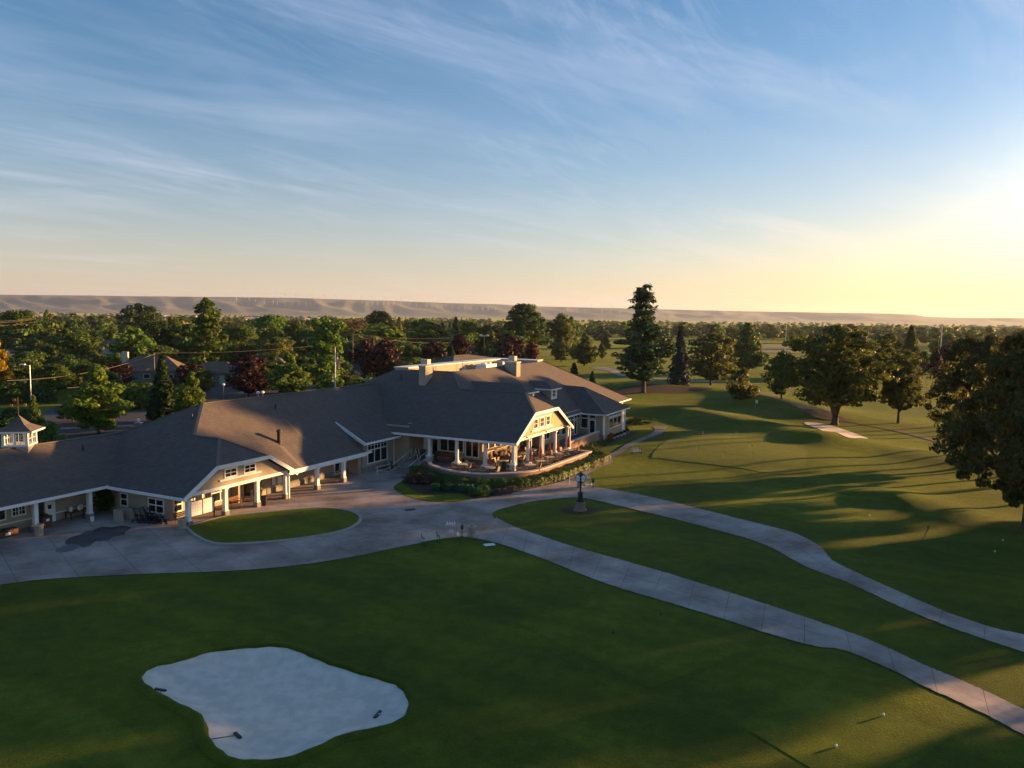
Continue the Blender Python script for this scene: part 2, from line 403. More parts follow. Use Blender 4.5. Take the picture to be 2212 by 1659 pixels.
# ------------------------------------------------------------------ ground materials
def grass_mat(name, cols, fine=11.0, bump=.8, mow=None):
    mm = bpy.data.materials.new(name); mm.use_nodes = True; nt = mm.node_tree; N = nt.nodes; L = nt.links.new
    b = N['Principled BSDF']; b.inputs['Roughness'].default_value = .9; b.inputs['Specular IOR Level'].default_value = .08
    b.inputs['Sheen Weight'].default_value = .12; b.inputs['Sheen Roughness'].default_value = .5; b.inputs['Sheen Tint'].default_value = (.6, .7, .2, 1)
    g = N.new('ShaderNodeNewGeometry'); P = g.outputs['Position']
    def noise(s, d, r=.55):
        x = N.new('ShaderNodeTexNoise'); x.inputs['Scale'].default_value = s; x.inputs['Detail'].default_value = d
        x.inputs['Roughness'].default_value = r; L(P, x.inputs['Vector']); return x.outputs[0]
    def rmp(f, *st):
        r = N.new('ShaderNodeValToRGB'); e = r.color_ramp.elements
        while len(e) < len(st): e.new(.5)
        for el, (p, c) in zip(e, st): el.position = p; el.color = (*c, 1)
        L(f, r.inputs[0]); return r.outputs[0]
    c = rmp(noise(.09, 6, .6), (.3, cols[0]), (.52, cols[1]), (.75, cols[2]))
    f = rmp(noise(1.1, 8, .7), (.3, (.62, .66, .6)), (.7, (1.32, 1.25, 1.2)))
    ff = rmp(noise(fine, 4, .6), (.3, (.7, .7, .7)), (.72, (1.28, 1.28, 1.2)))
    def mul(a, bb):
        x = N.new('ShaderNodeMix'); x.data_type = 'RGBA'; x.blend_type = 'MULTIPLY'; x.inputs[0].default_value = 1
        L(a, x.inputs[6]); L(bb, x.inputs[7]); return x.outputs[2]
    mp = N.new('ShaderNodeMapping'); mp.inputs['Rotation'].default_value = (0, 0, .55); L(P, mp.inputs[0])
    mp2 = N.new('ShaderNodeMapping'); mp2.inputs['Scale'].default_value = (.05, .55, .3); L(mp.outputs[0], mp2.inputs[0])
    xn = N.new('ShaderNodeTexNoise'); xn.inputs['Scale'].default_value = 1; xn.inputs['Detail'].default_value = 3; L(mp2.outputs[0], xn.inputs['Vector'])
    mow_ = rmp(xn.outputs[0], (.38, (.84, .88, .85)), (.62, (1.14, 1.10, 1.1)))
    big = rmp(noise(.028, 5, .65), (.32, (.70, .76, .7)), (.68, (1.28, 1.18, 1.15)))
    L(mul(mul(mul(mul(c, f), ff), mow_), big), b.inputs['Base Color'])
    bp = N.new('ShaderNodeBump'); bp.inputs['Strength'].default_value = bump; bp.inputs['Distance'].default_value = .16
    L(noise(fine*.7, 5, .7), bp.inputs['Height']); L(bp.outputs[0], b.inputs['Normal'])
    return mm
M = {}
M['grass'] = grass_mat('grass', ((.038, .067, .004), (.064, .097, .006), (.115, .142, .008)))
M['fringe'] = grass_mat('mown_grass', ((.056, .092, .006), (.080, .118, .008), (.116, .148, .012)), 13, .7)
M['green'] = grass_mat('putting_turf', ((.066, .090, .014), (.084, .104, .018), (.100, .118, .022)), 18, .45)
M['sand'] = mat('white_sand', (.76, .68, .585), (.64, .57, .49), 1.6, .95, .9, 20, pos=True, detail=12, contrast=(.36, .60), spec=.1)
M['mulch'] = mat('bark_mulch', (.035, .022, .015), (.075, .048, .032), 5, .95, .8, 18, pos=True)
M['asphalt'] = mat('asphalt', (.040, .041, .044), (.062, .062, .065), .6, .9, .3, 30, pos=True, detail=8)
M['dirt'] = mat('bare_earth', (.085, .06, .038), (.13, .095, .06), .8, .95, .4, 8, pos=True)
def concrete_mat(name, rot, bw, rh, tone, stain=True, uv=False):
    mm = bpy.data.materials.new(name); mm.use_nodes = True; nt = mm.node_tree; N = nt.nodes; L = nt.links.new
    b = N['Principled BSDF']; b.inputs['Roughness'].default_value = .85; b.inputs['Specular IOR Level'].default_value = .25
    g = N.new('ShaderNodeNewGeometry')
    if uv:
        u = N.new('ShaderNodeUVMap'); vec = u.outputs[0]
    else:
        mp = N.new('ShaderNodeMapping'); mp.inputs['Rotation'].default_value = (0, 0, rot); L(g.outputs['Position'], mp.inputs[0]); vec = mp.outputs[0]
    t = N.new('ShaderNodeTexBrick'); t.offset = 0 if not uv else 0
    t.inputs['Color1'].default_value = (*tone, 1); t.inputs['Color2'].default_value = (tone[0]*.92, tone[1]*.92, tone[2]*.93, 1)
    t.inputs['Mortar'].default_value = (tone[0]*.42, tone[1]*.42, tone[2]*.42, 1)
    t.inputs['Scale'].default_value = 1; t.inputs['Mortar Size'].default_value = .022; t.inputs['Mortar Smooth'].default_value = .3
    t.inputs['Brick Width'].default_value = bw; t.inputs['Row Height'].default_value = rh
    L(vec, t.inputs['Vector'])
    def noise(s, d, r, lo, hi, a, bb):
        x = N.new('ShaderNodeTexNoise'); x.inputs['Scale'].default_value = s; x.inputs['Detail'].default_value = d; x.inputs['Roughness'].default_value = r
        L(g.outputs['Position'], x.inputs['Vector'])
        rr = N.new('ShaderNodeValToRGB'); rr.color_ramp.elements[0].position = lo; rr.color_ramp.elements[1].position = hi
        rr.color_ramp.elements[0].color = (*a, 1); rr.color_ramp.elements[1].color = (*bb, 1); L(x.outputs[0], rr.inputs[0]); return rr.outputs[0]
    def mul(a, bb):
        x = N.new('ShaderNodeMix'); x.data_type = 'RGBA'; x.blend_type = 'MULTIPLY'; x.inputs[0].default_value = 1
        L(a, x.inputs[6]); L(bb, x.inputs[7]); return x.outputs[2]
    c = mul(t.outputs[0], noise(.22, 7, .62, .33, .68, (.46, .42, .39), (1.12, 1.10, 1.08)))
    c = mul(c, noise(2.2, 8, .7, .3, .7, (.86, .85, .84), (1.08, 1.08, 1.08)))
    L(c, b.inputs['Base Color'])
    return mm
M['plaza'] = concrete_mat('plaza_concrete', -(math.pi/2-TH)+.42, 3.4, 3.4, (.41, .35, .31))
M['path'] = concrete_mat('path_concrete', 0, 2.6, 1.9, (.46, .40, .36), uv=True)
M['walk'] = concrete_mat('walk_concrete', .5, 2.0, 6.0, (.30, .265, .24))
M['kerb'] = mat('kerb_concrete', (.30, .28, .26), (.36, .34, .32), 2, .85, .2, 15, pos=True)

# ------------------------------------------------------------------ the ground: one sheet to the horizon
def make_ground():
    rr = [0.0]+list(np.geomspace(6, 190, 330))+list(np.geomspace(196, 60000, 120))
    fine = np.linspace(-41, 41, 300); coarse = np.linspace(41, 319, 60)[1:-1]
    th = np.radians(np.concatenate([fine, coarse])); nt_ = len(th)
    R = np.array(rr[1:]); X = (R[:, None]*np.sin(th)[None]).ravel(); Y = (R[:, None]*np.cos(th)[None]).ravel()
    X = np.append(X, 0); Y = np.append(Y, 0); Z = hgt(X, Y)
    nr = len(R); idx = np.arange(nr*nt_).reshape(nr, nt_)
    a = idx[:-1]; b = idx[1:]; a2 = np.roll(a, -1, 1); b2 = np.roll(b, -1, 1)
    q = np.stack([a, a2, b2, b], -1).reshape(-1, 4)[:, ::-1]
    f = [tuple(t) for t in q.tolist()]+[(nr*nt_, int(idx[0, (k+1) % nt_]), int(idx[0, k])) for k in range(nt_)]
    me = bpy.data.meshes.new('ground'); me.from_pydata(np.stack([X, Y, Z], 1).tolist(), [], f); me.update()
    if me.polygons[1000].normal.z < 0: me.flip_normals()
    smooth(me); me.materials.append(M['grass'])
    tag(link_mesh('ground', me), kind='structure')
make_ground()

# ------------------------------------------------------------------ roads, paths, sand, greens
plz = [G(*p) for p in PLAZA_LOW[:13]]
plaza_poly = pxs(PLAZA_LOW[:14]+[(1066, 1168), (1096, 1150), (1082, 1130), (1068, 1120), (1063, 1112), (1072, 1104), (1097, 1096), (1150, 1084), (1230, 1072), (1258, 1046)]+[(1230, 1036)]+PLAZA_UP, False, 4)
plaza_poly = np.vstack([plaza_poly, [AB(*q) for q in ((73, -49.0), (73, -56), (58, -58.5), (50, -58.5), (46.2, -66), (12, -66), (5, -56))]])
sheet('plaza_pavement', plaza_poly, M['plaza'], .04, 1.5)
def strip(name, A, Bs, mt, off=.04, half=1.9):
    """a path between two edges; UV follows it so that the slab joints cross it"""
    A = pxs(A, False, 5); Bs = pxs(Bs, False, 5)
    def resamp(P, n):
        d = np.concatenate([[0], np.cumsum(np.hypot(*np.diff(P, axis=0).T))]); t = np.linspace(0, d[-1], n)
        return np.stack([np.interp(t, d, P[:, 0]), np.interp(t, d, P[:, 1])], 1), d[-1]
    n = 260; A, la = resamp(A, n); Bs, lb = resamp(Bs, n); mcr = 7
    A = A+np.array([[rnd.uniform(-.045, .045), rnd.uniform(-.045, .045)] for _ in range(n)]); Bs = Bs+np.array([[rnd.uniform(-.045, .045), rnd.uniform(-.045, .045)] for _ in range(n)])
    vs = []; uv = []; fs = []; s = 0
    for i in range(n):
        if i: s += (la+lb)/2/(n-1)
        for k in range(mcr):
            t = k/(mcr-1); p = A[i]*(1-t)+Bs[i]*t; vs.append((p[0], p[1])); uv.append((s, t*3.8))
    xy = np.array(vs); z = hgt(xy[:, 0], xy[:, 1])+off
    for i in range(n-1):
        for k in range(mcr-1):
            fs.append((i*mcr+k, (i+1)*mcr+k, (i+1)*mcr+k+1, i*mcr+k+1))
    me = bpy.data.meshes.new(name); me.from_pydata([(x, y, zz) for (x, y), zz in zip(vs, z)], [], fs); me.update()
    if me.polygons[0].normal.z < 0: me.flip_normals()
    l = me.uv_layers.new(name='UVMap')
    for lp in me.loops: l.data[lp.index].uv = uv[lp.vertex_index]
    me.materials.append(mt); smooth(me)
    return tag(link_mesh(name, me), kind='structure')
strip('near_path', PLAZA_LOW[12:], PATH1_UP[::-1], M['path'], .046)
strip('clubside_path', PATH2_UP[::-1], PATH2_LOW[2:], M['path'], .046)
sheet('walkway', pxs(WALK_R+WALK_L, True, 4), M['walk'], .05, .8)
sheet('bunker_sand', BUNK*1.0, M['sand'], .012, .35)
sheet('far_bunker_sand', pxs(FARBUNK_PX, True, 4), M['sand'], .05, .8)
sheet('putting_green', pxs(GREEN_PX, True, 5), M['green'], .03, 1.0)
sheet('far_green', pxs(FARGREEN_PX, True, 5), M['green'], .03, 1.2)
def straight(pts, n=10):
    P = [np.array(G(*p)[:2]) for p in pts]; out = []
    for p, q in zip(P, P[1:]+P[:1]):
        for k in range(n): out.append(p+(q-p)*k/n)
    return np.array(out)
for pts in ([(1328, 1286), (1620, 1400), (1407, 1487), (1115, 1345)], [(1764, 1472), (2060, 1588), (1860, 1725), (1591, 1563)], [(1650, 1036), (1955, 1086), (1860, 1150), (1560, 1092)], [(2010, 1135), (2300, 1168), (2290, 1248), (1985, 1180)], [(1000, 1171), (1180, 1216), (1010, 1272), (820, 1212)]):
    sheet('tee_box', straight(pts), M['fringe'], .016, 1.0)
# apron of shorter grass at the lower left
sheet('fairway', pxs([(-300, 1490), (-60, 1460), (60, 1472), (170, 1512), (262, 1562), (340, 1620), (420, 1720), (430, 1900), (-100, 2000), (-400, 1800)], True, 4), M['fringe'], .02, 1.5)
# grass island with its kerb
isl = pxs(ISLAND_PX, True, 4)
sheet('lawn_island', isl, M['fringe'], .13, 1.0)
def kerb(name, P, wd, z0, z1, closed=True):
    n = len(P); mb = MB(); T = np.roll(P, -1, 0)-np.roll(P, 1, 0); T /= np.hypot(T[:, 0], T[:, 1])[:, None]
    Nn = np.stack([-T[:, 1], T[:, 0]], 1)
    hz = hgt(P[:, 0], P[:, 1]); vs = []; fs = []
    for i in range(n):
        for sx, zz in ((-1, z0), (-1, z1), (1, z1), (1, z0)):
            p = P[i]+Nn[i]*sx*wd/2; vs.append((p[0], p[1], hz[i]+zz))
    for i in range(n if closed else n-1):
        j = (i+1) % n
        for k in range(3): fs.append((i*4+k, i*4+k+1, j*4+k+1, j*4+k))
    mb.add(vs, fs); o = mb.build(name, M['kerb']); return tag(o, kind='structure')
kerb('island_kerb', isl, .22, 0, .16)
bl = MB(); n_ = len(BUNK); T_ = np.roll(BUNK, -1, 0)-np.roll(BUNK, 1, 0); T_ /= np.hypot(T_[:, 0], T_[:, 1])[:, None]; N_ = np.stack([T_[:, 1], -T_[:, 0]], 1)
if inside_poly(BUNK[:1, 0]+N_[:1, 0]*.3, BUNK[:1, 1]+N_[:1, 1]*.3, BUNK)[0]: N_ = -N_
vs_ = []
for i in range(n_):
    for d_, z_ in ((-.10, -.02), (-.05, .10), (.12, .13), (.5, .015)):
        q = BUNK[i]+N_[i]*(d_+.03*math.sin(i*1.7)); vs_.append((q[0], q[1], gz(*q)+z_))
bl.add(vs_, [(i*4+k, i*4+k+1, ((i+1) % n_)*4+k+1, ((i+1) % n_)*4+k) for i in range(n_) for k in range(3)]); bl = bl.build('bunker_lip', M['grass'], sm=True); bl['kind'] = 'structure'
# flower bed by the patio and planted strip by the sunroom
bed = pxs([(884, 1020), (877, 1030), (867, 1041), (900, 1062), (945, 1068), (990, 1066), (1028, 1077), (1063, 1072), (1108, 1064), (1176, 1049), (1208, 1041), (1228, 1034), (1252, 1023), (1277, 1011), (1299, 1001), (1305, 990), (1290, 975), (1240, 975), (1100, 1000), (960, 1005)], True, 4)
sheet('mulch_bed', bed, M['mulch'], .028, 1.0)
sheet('flower_bed', np.array([AB(*q) for q in ((91.5, -37.4), (91.5, -34.8), (96, -35.4), (104, -35.9), (112, -35.4), (118, -36.0), (118, -37.6), (105, -37.7))]), M['mulch'], .03, .8)
# small lawn in front of the bed
sheet('bed_lawn', pxs([(853, 1050), (851, 1057), (866, 1067), (900, 1079), (938, 1084.5), (983, 1084), (1018, 1078), (985, 1069), (940, 1070), (898, 1064), (870, 1045)], True, 4), M['fringe'], .06, .8)
# wet stain by the cart store, old repair patch
M['wet'] = mat('wet_concrete', (.030, .026, .024), (.075, .066, .06), .9, .45, .1, 10, pos=True)
sheet('wet_pavement', pxs([(140, 1171), (158, 1160), (172, 1157), (186, 1148), (200, 1147), (221, 1138), (240, 1141), (262, 1136), (286, 1141), (270, 1149), (268, 1157), (243, 1160), (236, 1168), (205, 1171), (196, 1180), (176, 1184), (168, 1177), (150, 1179)], True, 2), M['wet'], .045, .8)
sheet('repaired_pavement', pxs([(120, 1190), (150, 1176), (172, 1180), (160, 1189), (132, 1195)], True, 3), mat('patch_concrete', (.11, .105, .10), (.15, .145, .14), 1.5, .85, pos=True), .046, .8)
# car park, street and tracks
sheet('car_park', pxs([(95, 890), (190, 872), (300, 885), (430, 868), (480, 858), (520, 862), (560, 850), (640, 858), (640, 900), (300, 955), (100, 960)], True, 4), M['asphalt'], .03, 6)
sheet('street', pxs([(436, 842), (450, 828), (500, 832), (560, 846), (640, 838), (720, 826), (790, 818), (800, 826), (720, 838), (640, 852), (520, 858), (455, 862)], True, 4), M['asphalt'], .034, 6)
sheet('cart_track', pxs([(1560, 842), (1640, 850), (1700, 866), (1760, 884), (1850, 907), (1930, 926), (2010, 946), (2080, 967), (2200, 1000), (2200, 1009), (2080, 974), (2010, 952), (1930, 931), (1850, 911.5), (1760, 888), (1700, 870), (1640, 853), (1560, 845)], True, 4), M['dirt'], .05, 2.5)
sheet('mulch_ring', spline([G0(*q, 1.3) for q in ((1330, 838), (1380, 835), (1470, 836), (1540, 841), (1470, 843), (1400, 841.5), (1340, 842))], True, 4), M['mulch'], .04, 2.0)
sheet('golf_cart_path', pxs([(1275, 796), (1300, 793), (1330, 797), (1345, 806), (1400, 815), (1480, 821), (1560, 824), (1560, 826.5), (1480, 824), (1400, 818), (1335, 811), (1318, 803), (1300, 799)], True, 4), M['walk'], .05, 4)
# ------------------------------------------------------------------ clubhouse materials
BROT = -(math.pi/2-TH)        # turns world axes into building axes (u, -n)
M['roof'] = brick_mat('roof_shingles', (.130, .110, .101), (.108, .093, .086), (.078, .067, .062), .32, .13, .014, .9, 'uz', BROT, .5, .16)
M['roof_cap'] = mat('ridge_cap_shingles', (.14, .12, .11), (.16, .138, .126), 3, .9, pos=True)
M['shingle'] = brick_mat('wall_shingles', (.52, .42, .27), (.42, .34, .21), (.24, .18, .11), .24, .19, .012, .85, 'uz', BROT, .5, .22)
M['stucco'] = mat('tan_stucco', (.33, .275, .205), (.39, .325, .24), .7, .92, .35, 26, pos=True, detail=8)
M['trim'] = mat('white_trim', (.68, .68, .67), (.78, .77, .75), 1.1, .55, .05, 30, pos=True)
M['glass'] = mat('window_glass', (.012, .014, .016), rough=.06, spec=.6)
M['bulkhead'] = mat('grey_base_course', (.17, .165, .155), (.24, .23, .21), 1.8, .9, .4, 12, pos=True)
M['brick'] = brick_mat('patio_brick', (.26, .135, .095), (.31, .19, .14), (.30, .27, .24), .22, .075, .010, .9, 'uz', BROT, .5, .25)
M['cap'] = mat('stone_cap', (.42, .38, .33), (.52, .47, .40), 2.2, .8, .3, 14, pos=True)
M['pavers'] = brick_mat('patio_pavers', (.115, .095, .085), (.155, .13, .115), (.08, .07, .06), .6, .6, .01, .85, 'xy', BROT, .5, .3)
M['black'] = mat('black_metal', (.015, .015, .016), rough=.45, spec=.5)
M['white_metal'] = mat('white_metal', (.70, .70, .68), (.76, .76, .74), 3, .4)
M['dark_wood'] = mat('dark_wood', (.085, .038, .020), (.13, .06, .03), 6, .6, .2, 20)
M['soffit'] = mat('soffit_boards', (.36, .30, .24), (.42, .36, .29), 1.5, .8, pos=True)
M['steel'] = mat('galvanised_steel', (.45, .46, .47), (.52, .52, .53), 2, .35, metal=.8)
M['membrane'] = mat('flat_roof_membrane', (.26, .25, .24), (.33, .32, .30), .6, .85, pos=True)
club = empty('clubhouse', W(62, -58, 0), 'long tan clubhouse with brown shingle roofs, white trim and a columned patio', 'clubhouse')
def B(name, mb, mt, parent=None, label=None, sm=False):
    o = mb.build(name, M[mt] if isinstance(mt, str) else mt, parent or club, world=True, sm=sm)
    if label: o['label'] = label
    return o
def mb(): return MB(T=W)
# ------------------------------------------------------------------ roofs
RF = []   # kept: planes as (a, b) -> z for things that stand on a roof
def zPL(a): return 2.8+.6*(a-44.3)
def zPF(b): return 2.8+.72*(-52.5-b)
def zML(a): return 4.2+.6*(a-75.7)
def zMN(b): return 10.83-.63*(b+51.65)
def zLF(b): return 2.85+.603*(-61.3-b)
r = mb()
r.poly((14, -61.3, 2.85), (44.4, -61.3, 2.85), (50.2, -67.1, 6.35), (14, -67.1, 6.35))
r.poly((14, -67.1, 6.35), (50.2, -67.1, 6.35), (56, -72.9, 2.85), (14, -72.9, 2.85))
B('roof', r, 'roof', label='low brown shingle roof of the left wing under the cupola')
r = mb()
r.poly((44.3, -51.7, 2.8), (47.75, -51.7, 4.87), (50.8, -54.7, 6.7), (50.8, -57.9, 6.7), (54.8, -61.25, 9.1), (50.2, -67.1, 6.35), (44.3, -61.3, 2.8))
r.poly((57.3, -51.7, 2.8), (57.3, -52.5, 2.8), (50.8, -57.9, 6.7), (50.8, -54.7, 6.7), (53.85, -51.7, 4.87))
r.poly((47.75, -51.7, 4.87), (53.85, -51.7, 4.87), (50.8, -54.7, 6.7))
r.poly((57.3, -52.5, 2.8), (69.5, -52.5, 2.8), (69.5, -56.75, 5.86), (84.6, -56.75, 5.86), (84.6, -61.25, 9.1), (54.8, -61.25, 9.1), (50.8, -57.9, 6.7))
r.poly((54.8, -61.25, 9.1), (84.6, -61.25, 9.1), (84.6, -74, 3.0), (50.2, -74, 3.0), (50.2, -67.1, 6.35))
r.poly((69.5, -52.6, 3.75), (76.3, -52.6, 3.75), (79.6, -56.75, 5.86), (69.5, -56.75, 5.86))
B('roof', r, 'roof', label='brown shingle roof of the middle wing with a clipped front gable')
r = mb()
r.poly((75.7, -36.9, 4.2), (80.45, -36.9, 7.05), (83.65, -39.7, 8.97), (83.65, -48.65, 8.97), (86.85, -51.65, 10.83), (86.85, -60.5, 10.83), (75.7, -71.6, 4.2))
r.poly((91.6, -36.9, 4.2), (91.6, -41.15, 4.2), (83.65, -48.65, 8.97), (83.65, -39.7, 8.97), (86.85, -36.9, 7.05))
r.poly((80.45, -36.9, 7.05), (86.85, -36.9, 7.05), (83.65, -39.7, 8.97))
r.poly((83.65, -48.65, 8.97), (91.6, -41.15, 4.2), (129, -41.15, 4.2), (115.4, -51.65, 10.83), (86.85, -51.65, 10.83))
r.poly((115.4, -51.65, 10.83), (129, -41.15, 4.2), (129, -71, 4.2), (115.4, -60.5, 10.83))
r.poly((86.85, -60.5, 10.83), (115.4, -60.5, 10.83), (129, -71, 4.2), (75.7, -71.6, 4.2))
# small hip over the sunroom
r.poly((105.8, -37.4, 4.1), (111.3, -42.9, 7.4), (111.3, -46.4, 7.55), (105.8, -41.6, 4.1))
r.poly((116.8, -37.4, 4.1), (116.8, -41.6, 4.1), (111.3, -46.4, 7.55), (111.3, -42.9, 7.4))
r.poly((105.8, -37.4, 4.1), (116.8, -37.4, 4.1), (111.3, -42.9, 7.4))
B('roof', r, 'roof', label='tall brown shingle roof over the main block and patio')
# well in the top of the main roof
r = mb(); r.box(86.9, 115.3, -60.4, -51.7, 9.7, 9.9); B('flat_roof', r, 'membrane')
r = mb(); r.box(86.6, 113.6, -60.6, -58.4, 9.9, 11.0); r.box(113.6, 115.5, -60.6, -51.9, 9.9, 11.0)
r.box(86.86, 86.95, -58.4, -51.7, 9.9, 10.8); r.box(86.95, 113.6, -51.74, -51.66, 9.9, 10.8)
B('parapet', r, 'stucco')
r = mb(); r.box(86.5, 113.7, -60.7, -58.32, 11.003, 11.1); r.box(113.52, 115.6, -60.7, -51.8, 11.004, 11.11); B('parapet_cap', r, 'trim')
# fascias, gutters and rakes
def fas(name, *segs, h=.26, t=.07, par=None, label=None):
    m_ = mb()
    for p, q in segs: m_.beam(W2L(p), W2L(q), t, h)
    m_.T = None
    return m_
def beam_ab(p, q, t, h):
    m_ = MB(); m_.beam(W(*p), W(*q), t, h); return m_
def trimset(name, segs, t=.09, h=.24, mt='trim', parent=None, label=None):
    m_ = MB()
    for p, q in segs: m_.beam(W(*p), W(*q), t, h)
    return B(name, m_, mt, parent, label)
trimset('fascia', [((14, -61.24, 2.74), (44.36, -61.24, 2.74)), ((44.25, -61.2, 2.69), (44.25, -51.75, 2.69))], label='white gutter of the left corner')
trimset('fascia', [((57.3, -52.44, 2.70), (70.5, -52.44, 2.70))], label='white gutter over the porch')
trimset('rake_board', [((44.15, -51.66, 2.68), (47.72, -51.66, 4.80)), ((47.72, -51.64, 4.78), (53.88, -51.64, 4.78)), ((53.88, -51.66, 4.80), (57.6, -51.66, 2.58))], .10, .34)
trimset('fascia', [((69.44, -52.52, 3.66), (76.3, -52.52, 3.66))]); trimset('rake_board', [((69.44, -52.5, 3.62), (69.44, -56.75, 5.74))], .1, .34)
trimset('fascia', [((75.62, -36.95, 4.07), (75.62, -55.0, 4.07))], .12, .24, label='long white gutter over the patio')
trimset('rake_board', [((75.5, -36.84, 4.06), (80.42, -36.84, 6.97)), ((80.42, -36.82, 6.95), (86.9, -36.82, 6.95)), ((86.9, -36.84, 6.97), (92.0, -36.84, 3.95))], .10, .36)
trimset('fascia', [((91.6, -41.08, 4.1), (105.8, -41.08, 4.1)), ((105.72, -41.1, 4.0), (105.72, -37.36, 4.0)), ((105.7, -37.34, 4.0), (116.9, -37.34, 4.0)), ((116.88, -41, 4.06), (129.1, -41.08, 4.1))], .09, .2)
# ------------------------------------------------------------------ walls
def walls(name, boxes, mt, label=None):
    m_ = mb()
    for bx in boxes: m_.box(*bx)
    return B(name, m_, mt, label=label)
walls('wall', [(14, 45.6, -64.4, -63.6, 0, 3.2), (14, 45.6, -70, -69.4, 0, 3)], 'stucco', 'tan wall of the left wing')
walls('wall', [(45.7, 46.3, -63.6, -55.2, 0, 3.4), (46.3, 50.2, -55.8, -55.2, 0, 4.0), (50.2, 53.2, -56.5, -55.9, 0, 4.0), (53.2, 53.9, -60, -55.0, 0, 4), (53.9, 56.6, -60.4, -60, 0, 4),
               (56.6, 57.2, -60, -55.3, 0, 4), (57.2, 70.5, -55.9, -55.3, .7, 4.4)], 'stucco', 'tan wall behind the porch columns')
walls('base_course', [(57.18, 70.52, -55.92, -55.24, 0, .7)], 'bulkhead')
m_ = mb(); m_.add([(45.0, -52.26, 3.0), (56.6, -52.26, 3.0), (53.6, -52.26, 4.72), (48.0, -52.26, 4.72), (45.0, -52.5, 3.0), (56.6, -52.5, 3.0), (53.6, -52.5, 4.72), (48.0, -52.5, 4.72)],
                  [(0, 1, 2, 3), (7, 6, 5, 4), (0, 4, 5, 1), (1, 5, 6, 2), (2, 6, 7, 3), (3, 7, 4, 0)])
B('gable_wall', m_, 'stucco', label='tan gable wall with two small windows')
m_ = mb(); m_.box(44.9, 56.8, -52.55, -52.2, 2.68, 2.98); m_.box(56.9, 69.6, -52.62, -52.32, 2.4, 2.62); B('porch_beam', m_, 'trim')
m_ = mb(); m_.poly((44.4, -61.2, 2.62), (45.9, -61.2, 2.62), (45.9, -51.9, 2.62), (44.4, -51.9, 2.62)); m_.poly((45.9, -55.3, 2.62), (70, -55.3, 2.62), (70, -52.4, 2.62), (45.9, -52.4, 2.62))
m_.poly((14, -63.7, 2.64), (44.4, -63.7, 2.64), (44.4, -61.3, 2.64), (14, -61.3, 2.64)); B('porch_ceiling', m_, 'soffit')
# bay with the tall window, wall beside the patio stair
walls('wall', [(70.5, 76.6, -54.6, -53.75, .7, 4.3), (70.5, 71.1, -56.2, -54.6, .7, 4.3), (69.9, 70.5, -56.4, -53.9, 0, 4.4), (76.6, 77.2, -55, -51.6, 0, 4.9), (77.2, 80, -52.1, -51.6, 0, 5.2)], 'stucco', 'tan wall of the bay beside the patio steps')
walls('base_course', [(70.44, 76.62, -54.62, -53.70, 0, .7)], 'bulkhead')
m_ = mb(); m_.add([(69.55, -53.8, 2.7), (69.55, -56.2, 2.7), (69.55, -56.2, 5.4), (69.55, -53.8, 4.25), (69.75, -53.8, 2.7), (69.75, -56.2, 2.7), (69.75, -56.2, 5.4), (69.75, -53.8, 4.25)],
                  [(0, 1, 2, 3), (7, 6, 5, 4), (0, 4, 5, 1), (1, 5, 6, 2), (2, 6, 7, 3), (3, 7, 4, 0)]); B('bay_cheek', m_, 'stucco')
# main block: patio side walls
walls('wall', [(79.6, 80.2, -51.6, -43.3, 1.05, 5.6)], 'stucco', 'tan wall behind the patio with a white door')
walls('wall', [(80.2, 92.5, -44.5, -43.9, 1.05, 6.0)], 'stucco', 'glazed bar front under the gable')
walls('wall', [(92.3, 106.8, -42.2, -41.6, 1.0, 4.6), (92.3, 92.9, -43.9, -42.2, 1.0, 5.0)], 'shingle', 'sunlit shingle wall on the terrace')
walls('wall', [(106.5, 107.0, -42, -38.0, .3, 4.1)], 'stucco', 'shaded tan wall of the sunroom')
walls('wall', [(107.0, 116.2, -38.5, -38.0, .3, 4.05), (115.7, 116.2, -42, -38.5, .3, 4.1)], 'shingle', 'sunlit shingle wall of the sunroom')
walls('wall', [(116.2, 127.6, -42.6, -42.0, 0, 4.4), (127.0, 127.6, -69, -42.6, 0, 4.4), (77, 127, -69.6, -69, 0, 4.4), (76.6, 77.2, -69, -55, 0, 4.4)], 'stucco', 'far tan walls of the main block')
m_ = mb(); m_.add([(76.6, -37.3, 4.45), (91.0, -37.3, 4.45), (86.65, -37.3, 6.85), (80.65, -37.3, 6.85), (76.6, -37.6, 4.45), (91.0, -37.6, 4.45), (86.65, -37.6, 6.85), (80.65, -37.6, 6.85)],
                  [(0, 1, 2, 3), (7, 6, 5, 4), (0, 4, 5, 1), (1, 5, 6, 2), (2, 6, 7, 3), (3, 7, 4, 0)])
B('gable_wall', m_, 'shingle', label='sunlit shingle gable over the patio with three windows')
m_ = mb(); m_.box(76.2, 92.4, -37.85, -37.42, 4.12, 4.42); m_.box(76.22, 76.62, -52.0, -37.86, 3.98, 4.22); B('patio_beam', m_, 'trim')
m_ = mb(); m_.poly((75.8, -55, 4.02), (80, -55, 4.02), (80, -37.7, 4.02), (75.8, -37.7, 4.02)); m_.poly((80, -44, 4.14), (92.4, -44, 4.14), (92.4, -37.7, 4.14), (80, -37.7, 4.14)); B('patio_ceiling', m_, 'soffit')
